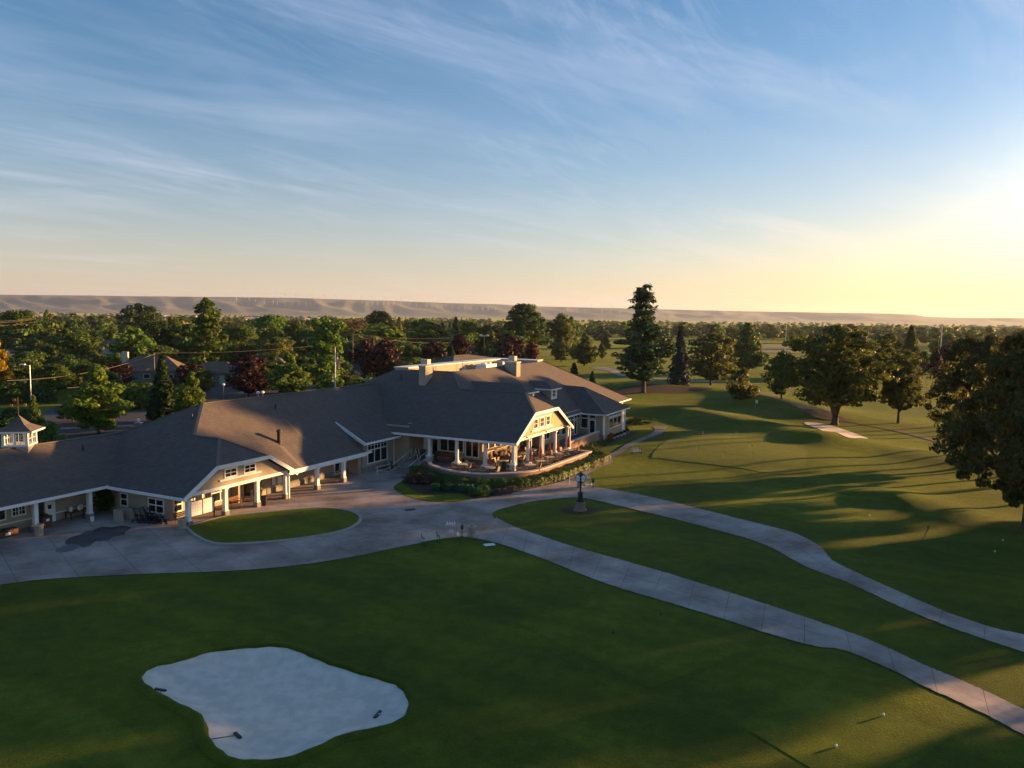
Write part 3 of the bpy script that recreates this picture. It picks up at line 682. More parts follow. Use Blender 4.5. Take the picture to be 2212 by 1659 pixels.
# ------------------------------------------------------------------ windows and doors
def opening(name, o, d, wd, z0, z1, cols=1, rows=1, nv=None, muntin=None, transom=None, fw=.11, kind='window', parent=None, proud=.06, pane_name='pane', bars=None):
    """o: (a, b) of the left foot on the wall face, d: 'u' (wall faces +n) or 'n' (wall faces -u, running towards +n)"""
    if d == 'u':
        P = lambda s, z, e: (o[0]+s, o[1]+e, z)
    else:
        P = lambda s, z, e: (o[0]-e, o[1]+s, z)
    fr = MB(T=W)
    def bar(s0, s1, za, zb, e0=.0, e1=proud):
        p, q = P(s0, za, e0), P(s1, zb, e1)
        fr.box(min(p[0], q[0]), max(p[0], q[0]), min(p[1], q[1]), max(p[1], q[1]), za, zb)
    bar(0, fw, z0, z1); bar(wd-fw, wd, z0, z1); bar(fw, wd-fw, z0, z0+fw); bar(fw, wd-fw, z1-fw, z1)
    cw = (wd-2*fw)/cols
    for k in range(1, cols): bar(fw+cw*k-fw*.5, fw+cw*k+fw*.5, z0+fw, z1-fw, 0, proud-.004)
    if transom: bar(fw, wd-fw, transom-fw*.5, transom+fw*.5, 0, proud-.008)
    if muntin:
        mc, mr, za, zb = muntin
        for k in range(cols):
            for j in range(1, mc): x = fw+cw*k+cw*j/mc; bar(x-.022, x+.022, za+fw*.5, zb-fw*.5, 0, proud-.02)
        for j in range(1, mr): zz = za+(zb-za)*j/mr; bar(fw, wd-fw, zz-.022, zz+.022, 0, proud-.024)
    w_ = B(name, fr, 'trim', parent)
    pn = MB(T=W); p, q = P(fw*.5, 0, .0), P(wd-fw*.5, 0, .018)
    pn.box(min(p[0], q[0]), max(p[0], q[0]), min(p[1], q[1]), max(p[1], q[1]), z0+fw*.5, z1-fw*.5)
    B(pane_name, pn, 'glass', w_)
    return w_
# left wing
opening('window', (36.0, -63.6), 'u', 1.0, 1.2, 2.15)
opening('window', (37.4, -63.6), 'u', 1.2, 1.3, 2.15, cols=2, muntin=(2, 2, 1.3, 2.15))
m_ = mb(); m_.box(39.35, 40.05, -63.62, -63.56, .1, 2.05); B('doorway', m_, M['black'])
m_ = mb(); m_.box(40.1, 41.0, -63.55, -63.47, .12, 2.0); dr = B('door', m_, 'trim', label='open white door with a small square light'); m_ = mb(); m_.box(40.35, 40.65, -63.468, -63.455, 1.35, 1.7); B('door_light', m_, 'glass', dr)
m_ = mb(); m_.box(35.0, 39.3, -63.6, -63.55, .82, .92); m_.box(41.1, 44.2, -63.6, -63.55, .82, .92); B('wall_rail', m_, 'trim')
# wall facing the cart yard
opening('window', (45.7, -57.9), 'n', 2.0, .65, 1.95, cols=2, transom=1.35)
opening('window', (45.7, -61.5), 'n', 1.0, .75, 1.98, transom=1.4)
# porch
opening('window', (46.0, -55.2), 'u', .98, .8, 2.1, transom=1.45)
opening('window', (50.7, -55.9), 'u', 2.3, .55, 1.95, cols=2, transom=1.45)
opening('door', (48.2, -55.2), 'u', 1.0, .18, 2.15)
dd = opening('door', (67.4, -55.3), 'u', 2.0, .25, 2.35, cols=2, fw=.16)
opening('window', (48.95, -52.26), 'u', 1.5, 3.55, 4.42, muntin=(2, 2, 3.55, 4.42), fw=.14)
opening('window', (51.2, -52.26), 'u', 1.5, 3.55, 4.42, muntin=(2, 2, 3.55, 4.42), fw=.14)
m_ = mb(); m_.box(48.4, 53.3, -52.26, -52.15, 3.38, 3.54); m_.box(48.6, 53.1, -52.26, -52.17, 4.43, 4.53); B('sill_band', m_, 'trim')
m_ = mb(); m_.box(57.9, 58.35, -55.3, -55.26, .95, 1.75); m_.box(58.7, 59.3, -55.3, -55.25, .95, 1.62); B('wall_poster', m_, M['trim'])
m_ = mb(); m_.box(57.82, 58.42, -55.298, -55.275, .9, 1.8); B('poster_frame', m_, mat('red_frame', (.30, .03, .03)))
# bay
opening('window', (71.35, -53.75), 'u', 3.9, .95, 3.5, cols=3, transom=2.55, muntin=(2, 2, 2.55, 3.5), fw=.13)
# patio wall (faces -u)
opening('door', (79.6, -51.4), 'n', 1.0, 1.07, 3.15, pane_name='door_panel').children[0].data.materials[0] = M['trim']
opening('door', (79.6, -50.3), 'n', 1.0, 1.07, 3.2, fw=.14)
opening('window', (79.6, -49.15), 'n', 3.4, 1.75, 3.55, cols=3, fw=.13)
opening('window', (79.6, -45.6), 'n', 1.9, 1.3, 3.4, cols=2, fw=.13)
opening('window', (80.3, -43.9), 'u', 11.9, 1.9, 3.9, cols=7, fw=.2, proud=.1)
tr_ = mb()
for k in range(9): tr_.box(79.54, 79.6, -49.2+k*.62, -49.2+k*.62+.42, 3.66, 3.84)
B('vent_light', tr_, 'glass')
# terrace front
opening('window', (93.0, -41.6), 'u', 2.3, 1.7, 3.0, cols=2)
opening('window', (96.4, -41.6), 'u', 2.5, 1.8, 3.0, cols=2)
opening('window', (99.4, -41.6), 'u', 4.6, 1.55, 3.95, cols=3, transom=3.35, fw=.14)
opening('door', (104.2, -41.6), 'u', 1.0, 1.0, 3.2, fw=.14)
opening('window', (104.1, -41.6), 'u', 2.2, 3.3, 3.95, cols=2, fw=.12)
opening('window', (106.5, -41.5), 'n', 1.25, 1.75, 3.95, transom=3.3, fw=.13)
opening('door', (106.5, -40.2), 'n', 1.1, 1.02, 3.2, fw=.17)
opening('window', (106.5, -40.2), 'n', 1.1, 3.3, 3.95, fw=.12)
opening('window', (108.9, -38.0), 'u', 5.7, 1.55, 3.2, cols=3, fw=.15)
opening('window', (108.9, -38.0), 'u', 5.7, 3.25, 3.85, cols=5, fw=.18)
m_ = mb(); m_.box(106.48, 107.1, -38.06, -37.93, .2, 4.0); B('corner_board', m_, 'trim'); m_ = mb(); m_.box(115.0, 116.24, -38.04, -37.95, .2, 4.0); B('corner_board', m_, 'trim')
# gable windows over the patio
for k in range(3): opening('window', (80.75+k*1.75, -37.3), 'u', 1.3, 5.05, 6.3, muntin=(2, 2, 5.05, 6.3), fw=.15)
m_ = mb(); m_.box(80.2, 86.3, -37.3, -37.16, 4.83, 5.04); m_.box(80.6, 85.8, -37.3, -37.19, 6.31, 6.42); B('sill_band', m_, 'trim')
for a_ in (78.3, 83.6, 89.0):
    m_ = mb(); m_.tube([(a_, -37.3, 4.6), (a_, -36.95, 4.72), (a_, -36.9, 4.55)], .03, 6); m_.lathe([(.04, .0), (.17, -.13), (.15, -.15)], (a_, -36.9, 4.58), 10); B('wall_lamp', m_, 'black')
# ------------------------------------------------------------------ columns
def sqcol(a, b, z0, z1, wd=.34):
    m_ = mb(); m_.cbox((a, b, (z0+.55+z1)/2), (wd, wd, z1-z0-.55)); m_.cbox((a, b, z0+.58), (wd+.1, wd+.1, .1)); m_.cbox((a, b, z1-.06), (wd+.12, wd+.12, .12))
    c = B('column', m_, 'trim'); m_ = mb(); m_.cbox((a, b, z0+.265), (wd+.16, wd+.16, .53)); B('plinth', m_, 'bulkhead', c)
for a_ in (45.2, 49.2, 53.0, 56.75, 61.3, 65.5): sqcol(a_, -52.45, .1, 2.68 if a_ < 57 else 2.42)
for a_ in (38.2, 42.9, 33.3, 28): sqcol(a_, -61.75, .1, 2.66)
def rcol(a, b, z0, z1, zped=None):
    m_ = mb(); m_.lathe([(.30, 0), (.30, .14), (.235, .2), (.225, .25), (.20, z1-z0-.3), (.26, z1-z0-.16), (.27, z1-z0)], (a, b, z0), 16)
    m_.cbox((a, b, z0-.06), (.74, .74, .12)); m_.cbox((a, b, z1-.03), (.56, .56, .08)); c = B('column', m_, 'trim')
    if zped is not None: m_ = mb(); m_.cbox((a, b, (zped+z0-.12)/2), (.66, .66, z0-.12-zped)); B('plinth', m_, 'cap', c)
for a_, b_, zb, zp in ((76.45, -48.6, 1.75, 1.0), (76.45, -44.9, 1.3, None), (76.45, -41.2, 1.3, None), (76.45, -37.65, 1.75, 1.0), (80.2, -37.65, 1.3, None), (83.8, -37.65, 1.3, None), (88.0, -37.65, 1.3, None), (92.0, -37.65, 1.3, None)):
    rcol(a_, b_, zb, 4.0, zp)
# ------------------------------------------------------------------ chimneys, dormers, cupola, vents
def chimney(a0, a1, b0, b1, z0, z1, label):
    m_ = mb(); m_.box(a0, a1, b0, b1, z0, z1); c = B('chimney', m_, 'stucco', label=label)
    m_ = mb(); m_.box(a0-.07, a1+.07, b0-.07, b1+.07, z1+.002, z1+.16); B('chimney_cap', m_, 'cap', c)
    am, bm_ = (a0+a1)/2, (b0+b1)/2
    m_ = mb(); m_.box(am-.42, am+.42, bm_-.5, bm_+.5, z1+.30, z1+.95)
    for sa in (-.4, .36):
        for sb in (-.45, .41): m_.box(am+sa, am+sa+.05, bm_+sb, bm_+sb+.05, z1+.16, z1+.3)
    B('flue_hood', m_, 'cap', c)
chimney(83.9, 85.6, -55.0, -54.0, 8.6, 11.45, 'square tan chimney on the left slope')
chimney(100.7, 102.0, -51.2, -49.3, 9.0, 11.35, 'square tan chimney beside the dormers')
def dormer(ac, hw=1.0, label=None, bf=-44.4, zb=6.25, ze=7.75):
    m_ = mb(); bk = -51.65-(ze-10.83)/.63
    m_.add([(ac-hw, bf, min(zb-.1, zMN(bf)-.2)), (ac+hw, bf, min(zb-.1, zMN(bf)-.2)), (ac+hw, bf, ze), (ac-hw, bf, ze), (ac-hw, bk, ze-.1), (ac+hw, bk, ze-.1), (ac-hw, bk, ze), (ac+hw, bk, ze)],
           [(0, 1, 2, 3), (0, 3, 6, 4), (1, 5, 7, 2), (4, 6, 7, 5), (0, 4, 5, 1)])
    d = B('dormer', m_, 'stucco', label=label)
    o = .65; zr = ze+.6*(hw+o); br = -51.65-(zr-10.83)/.63; be = -51.65-(ze-10.83)/.63; bo = bf+.42
    m_ = mb(); r0 = bo-(hw+o)
    m_.poly((ac-hw-o, bo, ze), (ac, r0, zr), (ac, br, zr), (ac-hw-o, be, ze)); m_.poly((ac+hw+o, bo, ze), (ac+hw+o, be, ze), (ac, br, zr), (ac, r0, zr)); m_.poly((ac-hw-o, bo, ze), (ac+hw+o, bo, ze), (ac, r0, zr))
    m_.poly((ac-hw-o, bo, ze-.16), (ac-hw-o, be, ze-.16), (ac+hw+o, be, ze-.16), (ac+hw+o, bo, ze-.16))
    B('dormer_roof', m_, 'roof', d)
    m_ = mb(); m_.box(ac-hw-o-.05, ac-hw-o, be, bo, ze-.17, ze+.02); m_.box(ac-hw-o-.05, ac+hw+o+.05, bo, bo+.05, ze-.17, ze+.02); m_.box(ac+hw+o, ac+hw+o+.05, be, bo, ze-.17, ze+.02); B('fascia', m_, 'trim', d)
    m_ = mb(); m_.box(ac-hw, ac-.48, bf, bf+.06, zb-.1, ze-.17); m_.box(ac+.48, ac+hw, bf, bf+.06, zb-.1, ze-.17); m_.box(ac-.48, ac+.48, bf, bf+.055, zb-.1, zb+.35); m_.box(ac-.04, ac+.04, bf, bf+.04, zb+.35, ze-.17); m_.box(ac-.48, ac+.48, bf, bf+.045, zb+.78, zb+.86)
    B('window_frame', m_, 'trim', d)
    m_ = mb(); m_.box(ac-.48, ac+.48, bf+.004, bf+.02, zb+.35, ze-.17); B('pane', m_, 'glass', d)
dormer(88.2, label='dormer half hidden behind the patio gable', bf=-41.2, zb=7.1, ze=8.62); dormer(103.1, label='dormer standing clear on the roof slope')
# cupola: square lantern with its own turn
ca = rad(12); cx, cy = -42.45, 66.55
def K(x, y, z): return (cx+x*math.cos(ca)-y*math.sin(ca), cy+x*math.sin(ca)+y*math.cos(ca), z)
def kb(): return MB(T=K)
m_ = kb(); m_.box(-1.0, 1.0, -1.0, 1.0, 4.6, 6.42); cup = B('cupola', m_, 'stucco', label='white windowed cupola with a pyramid roof and weather vane')
m_ = kb()
for sx in (-1, 1):
    for sy in (-1, 1): m_.box(min(sx*1.02, sx*.8), max(sx*1.02, sx*.8), min(sy*1.02, sy*.8), max(sy*1.02, sy*.8), 6.42, 7.7)
m_.box(-1.05, 1.05, -1.05, 1.05, 6.40, 6.55); m_.box(-1.05, 1.05, -1.05, 1.05, 7.6, 7.74)
for s in (-1, 1):
    m_.box(-.08, .08, min(s*.93, s*1.0), max(s*.93, s*1.0), 6.55, 7.6); m_.box(min(s*.93, s*1.0), max(s*.93, s*1.0), -.08, .08, 6.55, 7.6)
    for q in (-.44, .44):
        m_.box(q-.018, q+.018, min(s*.95, s*.98), max(s*.95, s*.98), 6.55, 7.6); m_.box(min(s*.95, s*.98), max(s*.95, s*.98), q-.018, q+.018, 6.55, 7.6)
    m_.box(-.8, .8, min(s*.95, s*.985), max(s*.95, s*.985), 7.02, 7.06); m_.box(min(s*.95, s*.985), max(s*.95, s*.985), -.8, .8, 7.02, 7.06)
B('lantern_frame', m_, 'trim', cup)
m_ = kb(); e = 1.48; z0 = 7.75
ring = [(-e, -e), (e, -e), (e, e), (-e, e)]; mid = [(-e*.45, -e*.45), (e*.45, -e*.45), (e*.45, e*.45), (-e*.45, e*.45)]
vs_ = [(x, y, z0) for x, y in ring]+[(x, y, z0+.48) for x, y in mid]+[(0, 0, z0+1.28)]
m_.add(vs_, [(0, 1, 5, 4), (1, 2, 6, 5), (2, 3, 7, 6), (3, 0, 4, 7), (4, 5, 8), (5, 6, 8), (6, 7, 8), (7, 4, 8), (3, 2, 1, 0)]); B('cupola_roof', m_, 'roof', cup)
m_ = kb()
for (x0, y0), (x1, y1) in zip(ring, ring[1:]+ring[:1]): m_.box(min(x0, x1)-.05, max(x0, x1)+.05, min(y0, y1)-.05, max(y0, y1)+.05, z0-.14, z0-.004) if x0 == x1 or y0 == y1 else None
B('fascia', m_, 'trim', cup)
m_ = kb(); m_.tube([(0, 0, 8.9), (0, 0, 10.55)], .022, 6); m_.tube([(-.55, -.05, 9.85), (.55, .05, 9.85)], .016, 6); m_.box(-.62, -.42, -.1, .06, 9.78, 9.94); m_.box(.42, .62, -.06, .1, 9.80, 9.98)
m_.tube([(-.3, .1, 10.3), (.35, -.1, 10.3)], .015, 6); m_.box(-.42, -.2, .05, .12, 10.2, 10.42); B('weather_vane', m_, mat('copper', (.45, .22, .09), rough=.35, metal=.7), cup)
for a_, b_, zf, h_, r_ in ((45.2, -65.7, zLF(-65.7), .5, .07), (52.7, -60.3, zPL(52.7), .5, .06), (63.0, -59.5, zPF(-59.5), .5, .08)):
    m_ = mb(); m_.lathe([(.16, -.25), (.13, .02), (r_, .06), (r_, h_)], (a_, b_, zf), 10); B('vent_pipe', m_, 'black')
m_ = mb(); m_.lathe([(.26, -.3), (.24, .1), (.2, .12), (.2, 1.05), (.27, 1.08), (.25, 1.25), (.05, 1.35)], (59.3, -55.6, zPF(-55.6)), 12); B('flue', m_, 'black')
m_ = mb(); m_.lathe([(.08, -.2), (.07, .8)], (84.6, -58.2, zML(84.6)), 8); B('vent_pipe', m_, 'black')
# plant on the flat roof
m_ = mb(); m_.box(103.2, 106.6, -57.4, -55.6, 10.0, 10.75); m_.lathe([(.45, 0), (.45, .22)], (104.1, -56.5, 10.75), 14); m_.lathe([(.45, 0), (.45, .22)], (105.6, -56.5, 10.75), 14); B('roof_unit', m_, 'white_metal')
m_ = mb(); m_.box(109.2, 112.6, -57.6, -55.9, 10.0, 10.9); B('roof_unit', m_, mat('grey_metal', (.2, .22, .24), rough=.5, metal=.3))
for a_, b_, t in ((88.6, -57, 11.1), (91.8, -57.4, 11.0), (95.4, -55.2, 11.9), (100.2, -57.6, 11.0)): m_ = mb(); m_.tube([(a_, b_, 9.9), (a_, b_, t)], .05, 6); B('vent_pipe', m_, 'steel')
for a_, b_ in ((90.5, -54.0), (93.4, -56.5), (98.2, -56.4)): m_ = mb(); m_.lathe([(.3, 0), (.34, .3), (.1, .42)], (a_, b_, 9.9), 10); B('roof_vent', m_, 'steel')
# ridge and hip caps, pale run-off streaks below the flue and a vent
for p, q in (((14, -67.1, 6.36), (50.2, -67.1, 6.36)), ((50.2, -67.1, 6.36), (54.8, -61.25, 9.11)), ((54.8, -61.25, 9.11), (83.8, -61.25, 9.11)), ((50.8, -57.9, 6.71), (54.8, -61.25, 9.11)), ((50.8, -54.7, 6.71), (50.8, -57.9, 6.71)), ((47.75, -51.7, 4.88), (50.8, -54.7, 6.71)), ((53.85, -51.7, 4.88), (50.8, -54.7, 6.71)),
             ((80.45, -36.9, 7.06), (83.65, -39.7, 8.98)), ((86.85, -36.9, 7.06), (83.65, -39.7, 8.98)), ((83.65, -39.7, 8.98), (83.65, -48.65, 8.98)), ((83.65, -48.65, 8.98), (86.85, -51.65, 10.84)), ((115.4, -51.65, 10.84), (129, -41.15, 4.21)), ((105.8, -37.4, 4.11), (111.3, -42.9, 7.41)), ((116.8, -37.4, 4.11), (111.3, -42.9, 7.41)), ((111.3, -42.9, 7.41), (111.3, -46.2, 7.5))):
    trimset('ridge_cap', [(p, q)], .30, .05, 'roof_cap')
for a0, b0, b1, w_ in ((59.15, -55.2, -52.6, .5), (62.9, -59.2, -55.4, .22)):
    m_ = mb(); m_.poly((a0-w_/2, b1, zPF(b1)+.006), (a0+w_/2, b1, zPF(b1)+.006), (a0+w_/2, b0, zPF(b0)+.006), (a0-w_/2, b0, zPF(b0)+.006)); B('roof_streak', m_, 'roof_cap')
# second hipped roof on the far side of the building
m_ = mb(); m_.poly((102.5, -61.0, 10.7), (119.5, -61.0, 10.7), (111.5, -63.5, 11.75), (107, -63.5, 11.75)); m_.poly((102.5, -61.0, 10.7), (107, -63.5, 11.75), (102.5, -66, 10.7)); m_.poly((119.5, -61.0, 10.7), (119.5, -66, 10.7), (111.5, -63.5, 11.75)); m_.poly((102.5, -66, 10.7), (107, -63.5, 11.75), (111.5, -63.5, 11.75), (119.5, -66, 10.7))
B('roof', m_, 'roof', label='low dark hipped roof behind the parapet')
m_ = mb(); m_.box(103, 119, -65.6, -61.3, 6, 10.68); B('wall', m_, 'stucco')
# downpipes
for a_, b_, z0, z1 in ((56.95, -52.2, .1, 2.6), (76.66, -37.4, 1.1, 4.0), (80.4, -37.35, 1.1, 4.1), (83.98, -37.4, 1.2, 4.1), (92.22, -37.35, 1.2, 4.1), (116.3, -37.9, .2, 4.0), (76.4, -53.6, .1, 3.7)): m_ = mb(); m_.box(a_-.05, a_+.05, b_-.05, b_+.05, z0, z1); B('downpipe', m_, 'trim')
# ------------------------------------------------------------------ patio terrace (structure) with its low wall and steps
PW = [(75.9, -48.9), (75.2, -47.8), (73.6, -46.6), (72.5, -44.7), (71.9, -43.3), (71.6, -41.6), (71.9, -39.3), (73.3, -37.1), (75.2, -35.55), (77.2, -34.85), (79.5, -34.6), (84.6, -34.35), (90.9, -34.05)]
pw = spline(PW, False, 5)
floor = np.vstack([pw, [(91.2, -37.4), (92.5, -37.6), (92.5, -44.5), (80.0, -44.5), (80.0, -52), (77.2, -52), (77.0, -51.3)]])
m_ = MB(); m_.extrude([AB(*p) for p in floor], .0, 1.05); t = m_.build('patio_floor', M['pavers']); t['kind'] = 'structure'
m_ = MB(); m_.extrude([AB(*p) for p in ((92.5, -37.9), (106.6, -37.9), (106.6, -41.7), (92.5, -41.7))], 0, 1.0); t = m_.build('terrace_floor', M['pavers']); t['kind'] = 'structure'
def lowwall(name, P, z0, z1, wd, label, capw=.46):
    P = np.array([AB(*p) for p in P]); n = len(P); T = np.gradient(P, axis=0); T /= np.hypot(T[:, 0], T[:, 1])[:, None]; Nn = np.stack([-T[:, 1], T[:, 0]], 1)
    root = empty(name, (P[n//2][0], P[n//2][1], 0), label, 'wall'); root['kind'] = 'thing'
    for nm, w_, za, zb, mt in (('wall_body', wd, z0, z1, 'brick'), ('coping', capw, z1+.002, z1+.13, 'cap')):
        mm = MB(); vs = []; fs = []
        for i in range(n):
            for sx, zz in ((-1, za), (-1, zb), (1, zb), (1, za)):
                p = P[i]+Nn[i]*sx*w_/2; vs.append((p[0], p[1], zz))
        for i in range(n-1):
            for k in range(4): fs.append((i*4+k, i*4+(k+1) % 4, (i+1)*4+(k+1) % 4, (i+1)*4+k))
        fs.append((0, 1, 2, 3)); fs.append(tuple((n-1)*4+k for k in (3, 2, 1, 0))); mm.add(vs, fs)
        mm.build(nm, M[mt], root, world=True)
lowwall('patio_wall', np.vstack([pw, [(90.95, -34.6), (90.95, -37.3)]]), .0, 1.22, .3, 'low curved brick wall with pale coping round the patio')
lowwall('terrace_wall', [(92.4, -37.95), (96, -37.95), (100, -37.95), (104.4, -37.95)], .0, 1.75, .32, 'straight sunlit brick wall of the raised terrace beside the sunroom')
m_ = mb()
for k in range(6): m_.box(72.9+k*.42, 77.2, -51.15, -49.25, .15+k*.15, .15+(k+1)*.15-.001 if k < 5 else 1.045)
t = MB(); t.v = m_.v; t.f = m_.f; t = t.build('patio_steps', M['bulkhead']); t['kind'] = 'structure'
m_ = MB(T=W)
for b_ in (-51.3, -49.1):
    m_.add([(72.6, b_-.13, 0), (77.1, b_-.13, 0), (77.1, b_-.13, 1.35), (72.6, b_-.13, .3), (72.6, b_+.13, 0), (77.1, b_+.13, 0), (77.1, b_+.13, 1.35), (72.6, b_+.13, .3)], [(0, 1, 2, 3), (7, 6, 5, 4), (0, 4, 5, 1), (1, 5, 6, 2), (2, 6, 7, 3), (3, 7, 4, 0)])
t = m_.build('stair_cheek', M['kerb']); t['kind'] = 'structure'
# ------------------------------------------------------------------ vegetation prototypes (unit height, unit width; scaled per tree)
def quads_mesh(name, Q):
    n = len(Q); me = bpy.data.meshes.new(name)
    me.vertices.add(n*4); me.vertices.foreach_set('co', Q.reshape(-1).astype(np.float32))
    me.loops.add(n*4); me.loops.foreach_set('vertex_index', np.arange(n*4, dtype=np.int32))
    me.polygons.add(n); me.polygons.foreach_set('loop_start', np.arange(0, n*4, 4, dtype=np.int32))
    me.update(calc_edges=True); return me
def leaf_quads(rg, P, Nn, size, aspect=1.5):
    """one leaf-like quad per point, facing roughly Nn"""
    n = len(P); Nn = Nn/np.linalg.norm(Nn, axis=1, keepdims=True)
    t = rg.normal(size=(n, 3)); t -= (t*Nn).sum(1, keepdims=True)*Nn; t /= np.linalg.norm(t, axis=1, keepdims=True)
    b = np.cross(Nn, t); s = size*(.65+.7*rg.random(n))[:, None]
    u = t*s*aspect*.5; v = b*s*.5
    k = Nn*s*.18
    return np.stack([P-u, P-v*.9+k, P+u, P+v*.9+k], 1)
def prof_round(t): return np.sqrt(np.clip(1-(2*t-.96)**2, 0, 1))
def prof_oval(t): return np.sqrt(np.clip(1-(2*t-1)**2, 0, 1))*(1.08-.25*t)
def prof_egg(t): return np.clip(np.sin(np.pi*np.clip(t, 0, 1)**.62), 0, 1)*(1.05-.35*t)
def prof_cone(t): return np.clip((1-t)**.8*(np.minimum(t/.12, 1))**.5, 0, 1)
def prof_col(t): return np.clip(np.minimum(t/.15, 1)**.5*np.minimum((1-t)/.35, 1)**.7, 0, 1)
def prof_tall(t): return np.clip(np.minimum(t/.1, 1)**.5*(1-.62*t)*np.minimum((1-t)/.12, 1)**.6, 0, 1)
PROF = dict(round=prof_round, oval=prof_oval, egg=prof_egg, cone=prof_cone, col=prof_col, tall=prof_tall)
def crown_quads(seed, prof, cb, wh, ncl, nlf, leaf, crad, lump=.25, shell=.5):
    """wh: width/height of the whole tree; clumps are round in real proportion"""
    rg = np.random.default_rng(seed); f = PROF[prof]; out = []
    ph = rg.random(6)*6.28
    t = rg.random(ncl*6); keep = rg.random(ncl*6) < f(t)*.85+.15; t = t[keep][:ncl]; n = len(t)
    a = rg.random(n)*2*np.pi; rr = np.maximum(shell, np.sqrt(rg.random(n)))
    rr = np.where(rg.random(n) < .25, rg.random(n)*shell, rr)
    lob = 1+lump*(np.sin(2*a+ph[0]+5*t)+.7*np.sin(3*a+ph[1]-7*t)+.5*np.sin(5*a+ph[2]+11*t))/2.2
    R = f(t)*rr*lob*.5*wh
    H = 1-cb
    Cx, Cy, Cz = R*np.cos(a), R*np.sin(a), cb+t*H*.96+.01
    for i in range(n):
        cr = crad*(.6+.8*rg.random())*(.65+.35*f(t[i])); m_ = int(nlf*(.6+.8*rg.random()))
        d = rg.normal(size=(m_, 3)); d /= np.linalg.norm(d, axis=1, keepdims=True)
        d[:, 2] = np.where(d[:, 2] < -.3, d[:, 2]*.5, d[:, 2])
        q = (.45+.55*rg.random(m_)**.6)[:, None]*cr
        P = np.array([Cx[i], Cy[i], Cz[i]])+d*q*np.array([1, 1, .8])
        out.append(leaf_quads(rg, P, d+rg.normal(size=(m_, 3))*.55+np.array([0, 0, .35]), leaf))
    return np.concatenate(out)
def conifer_quads(seed, cb, wh, whorls, nbr, leaf, droop=.25, gap=0.0, top=1.0, power=.85):
    rg = np.random.default_rng(seed); out = []
    for w_ in range(whorls):
        t = (w_+rg.random()*.6)/whorls; z = cb+(1-cb)*t*.985
        R = .5*wh*((1-t)**power)*(.75+.45*rg.random())*min(1, .35+t/.12*.65)
        for k in range(nbr):
            if rg.random() < gap: continue
            a = 2*np.pi*(k+rg.random()*.8)/nbr; L = max(.012, R*(.7+.5*rg.random())); m_ = int(6+30*L/(.5*wh))
            s = rg.random(m_)**.8; dirv = np.array([math.cos(a), math.sin(a)])
            wv = rg.normal(size=m_)*.16*L*(1.1-s*.6); pos = np.stack([dirv[0]*s*L-dirv[1]*wv, dirv[1]*s*L+dirv[0]*wv, z-droop*L*s**1.5+rg.normal(size=m_)*.012], 1)
            nn = np.stack([dirv[0]*.5+rg.normal(size=m_)*.4, dirv[1]*.5+rg.normal(size=m_)*.4, .8+rg.normal(size=m_)*.4], 1)
            out.append(leaf_quads(rg, pos, nn, leaf, 2.0))
    return np.concatenate(out)
def trunk_mesh(seed, cb, wh, r=.022, top=.72, limbs=7, fork=False):
    rg = random.Random(seed); mb_ = MB()
    if fork:
        mb_.tube([(0, 0, -.02), (0, 0, .02), (.004, 0, cb*.45)], [r*1.7, r*1.15, r], 9)
        for sx in (-1, 1): mb_.tube([(0, 0, cb*.4), (sx*.03, .01*sx, cb*.8), (sx*.075, .02, cb+.12), (sx*.1*wh, 0, cb+.32), (sx*.12*wh, .02, .8)], [r*.85, r*.75, r*.6, r*.4, r*.12], 8)
    else:
        mb_.tube([(0, 0, -.02), (0, 0, .015), (0, 0, cb*.6), (.006, .003, cb+.1), (-.004, .004, (cb+top)/2+.05), (0, 0, top)], [r*1.6, r*1.1, r*.92, r*.75, r*.45, r*.12], 9)
    for i in range(limbs):
        a = i*2.4+rg.random(); z0 = cb*.85+(top-cb)*.7*i/max(1, limbs); L = wh*(.30+.14*rg.random())
        mb_.tube([(0, 0, z0), (math.cos(a)*L*.5, math.sin(a)*L*.5, z0+L*.35), (math.cos(a)*L, math.sin(a)*L, z0+L*.75)], [r*.5, r*.32, r*.08], 6)
    me = mb_.mesh('trunk'); smooth(me); return me
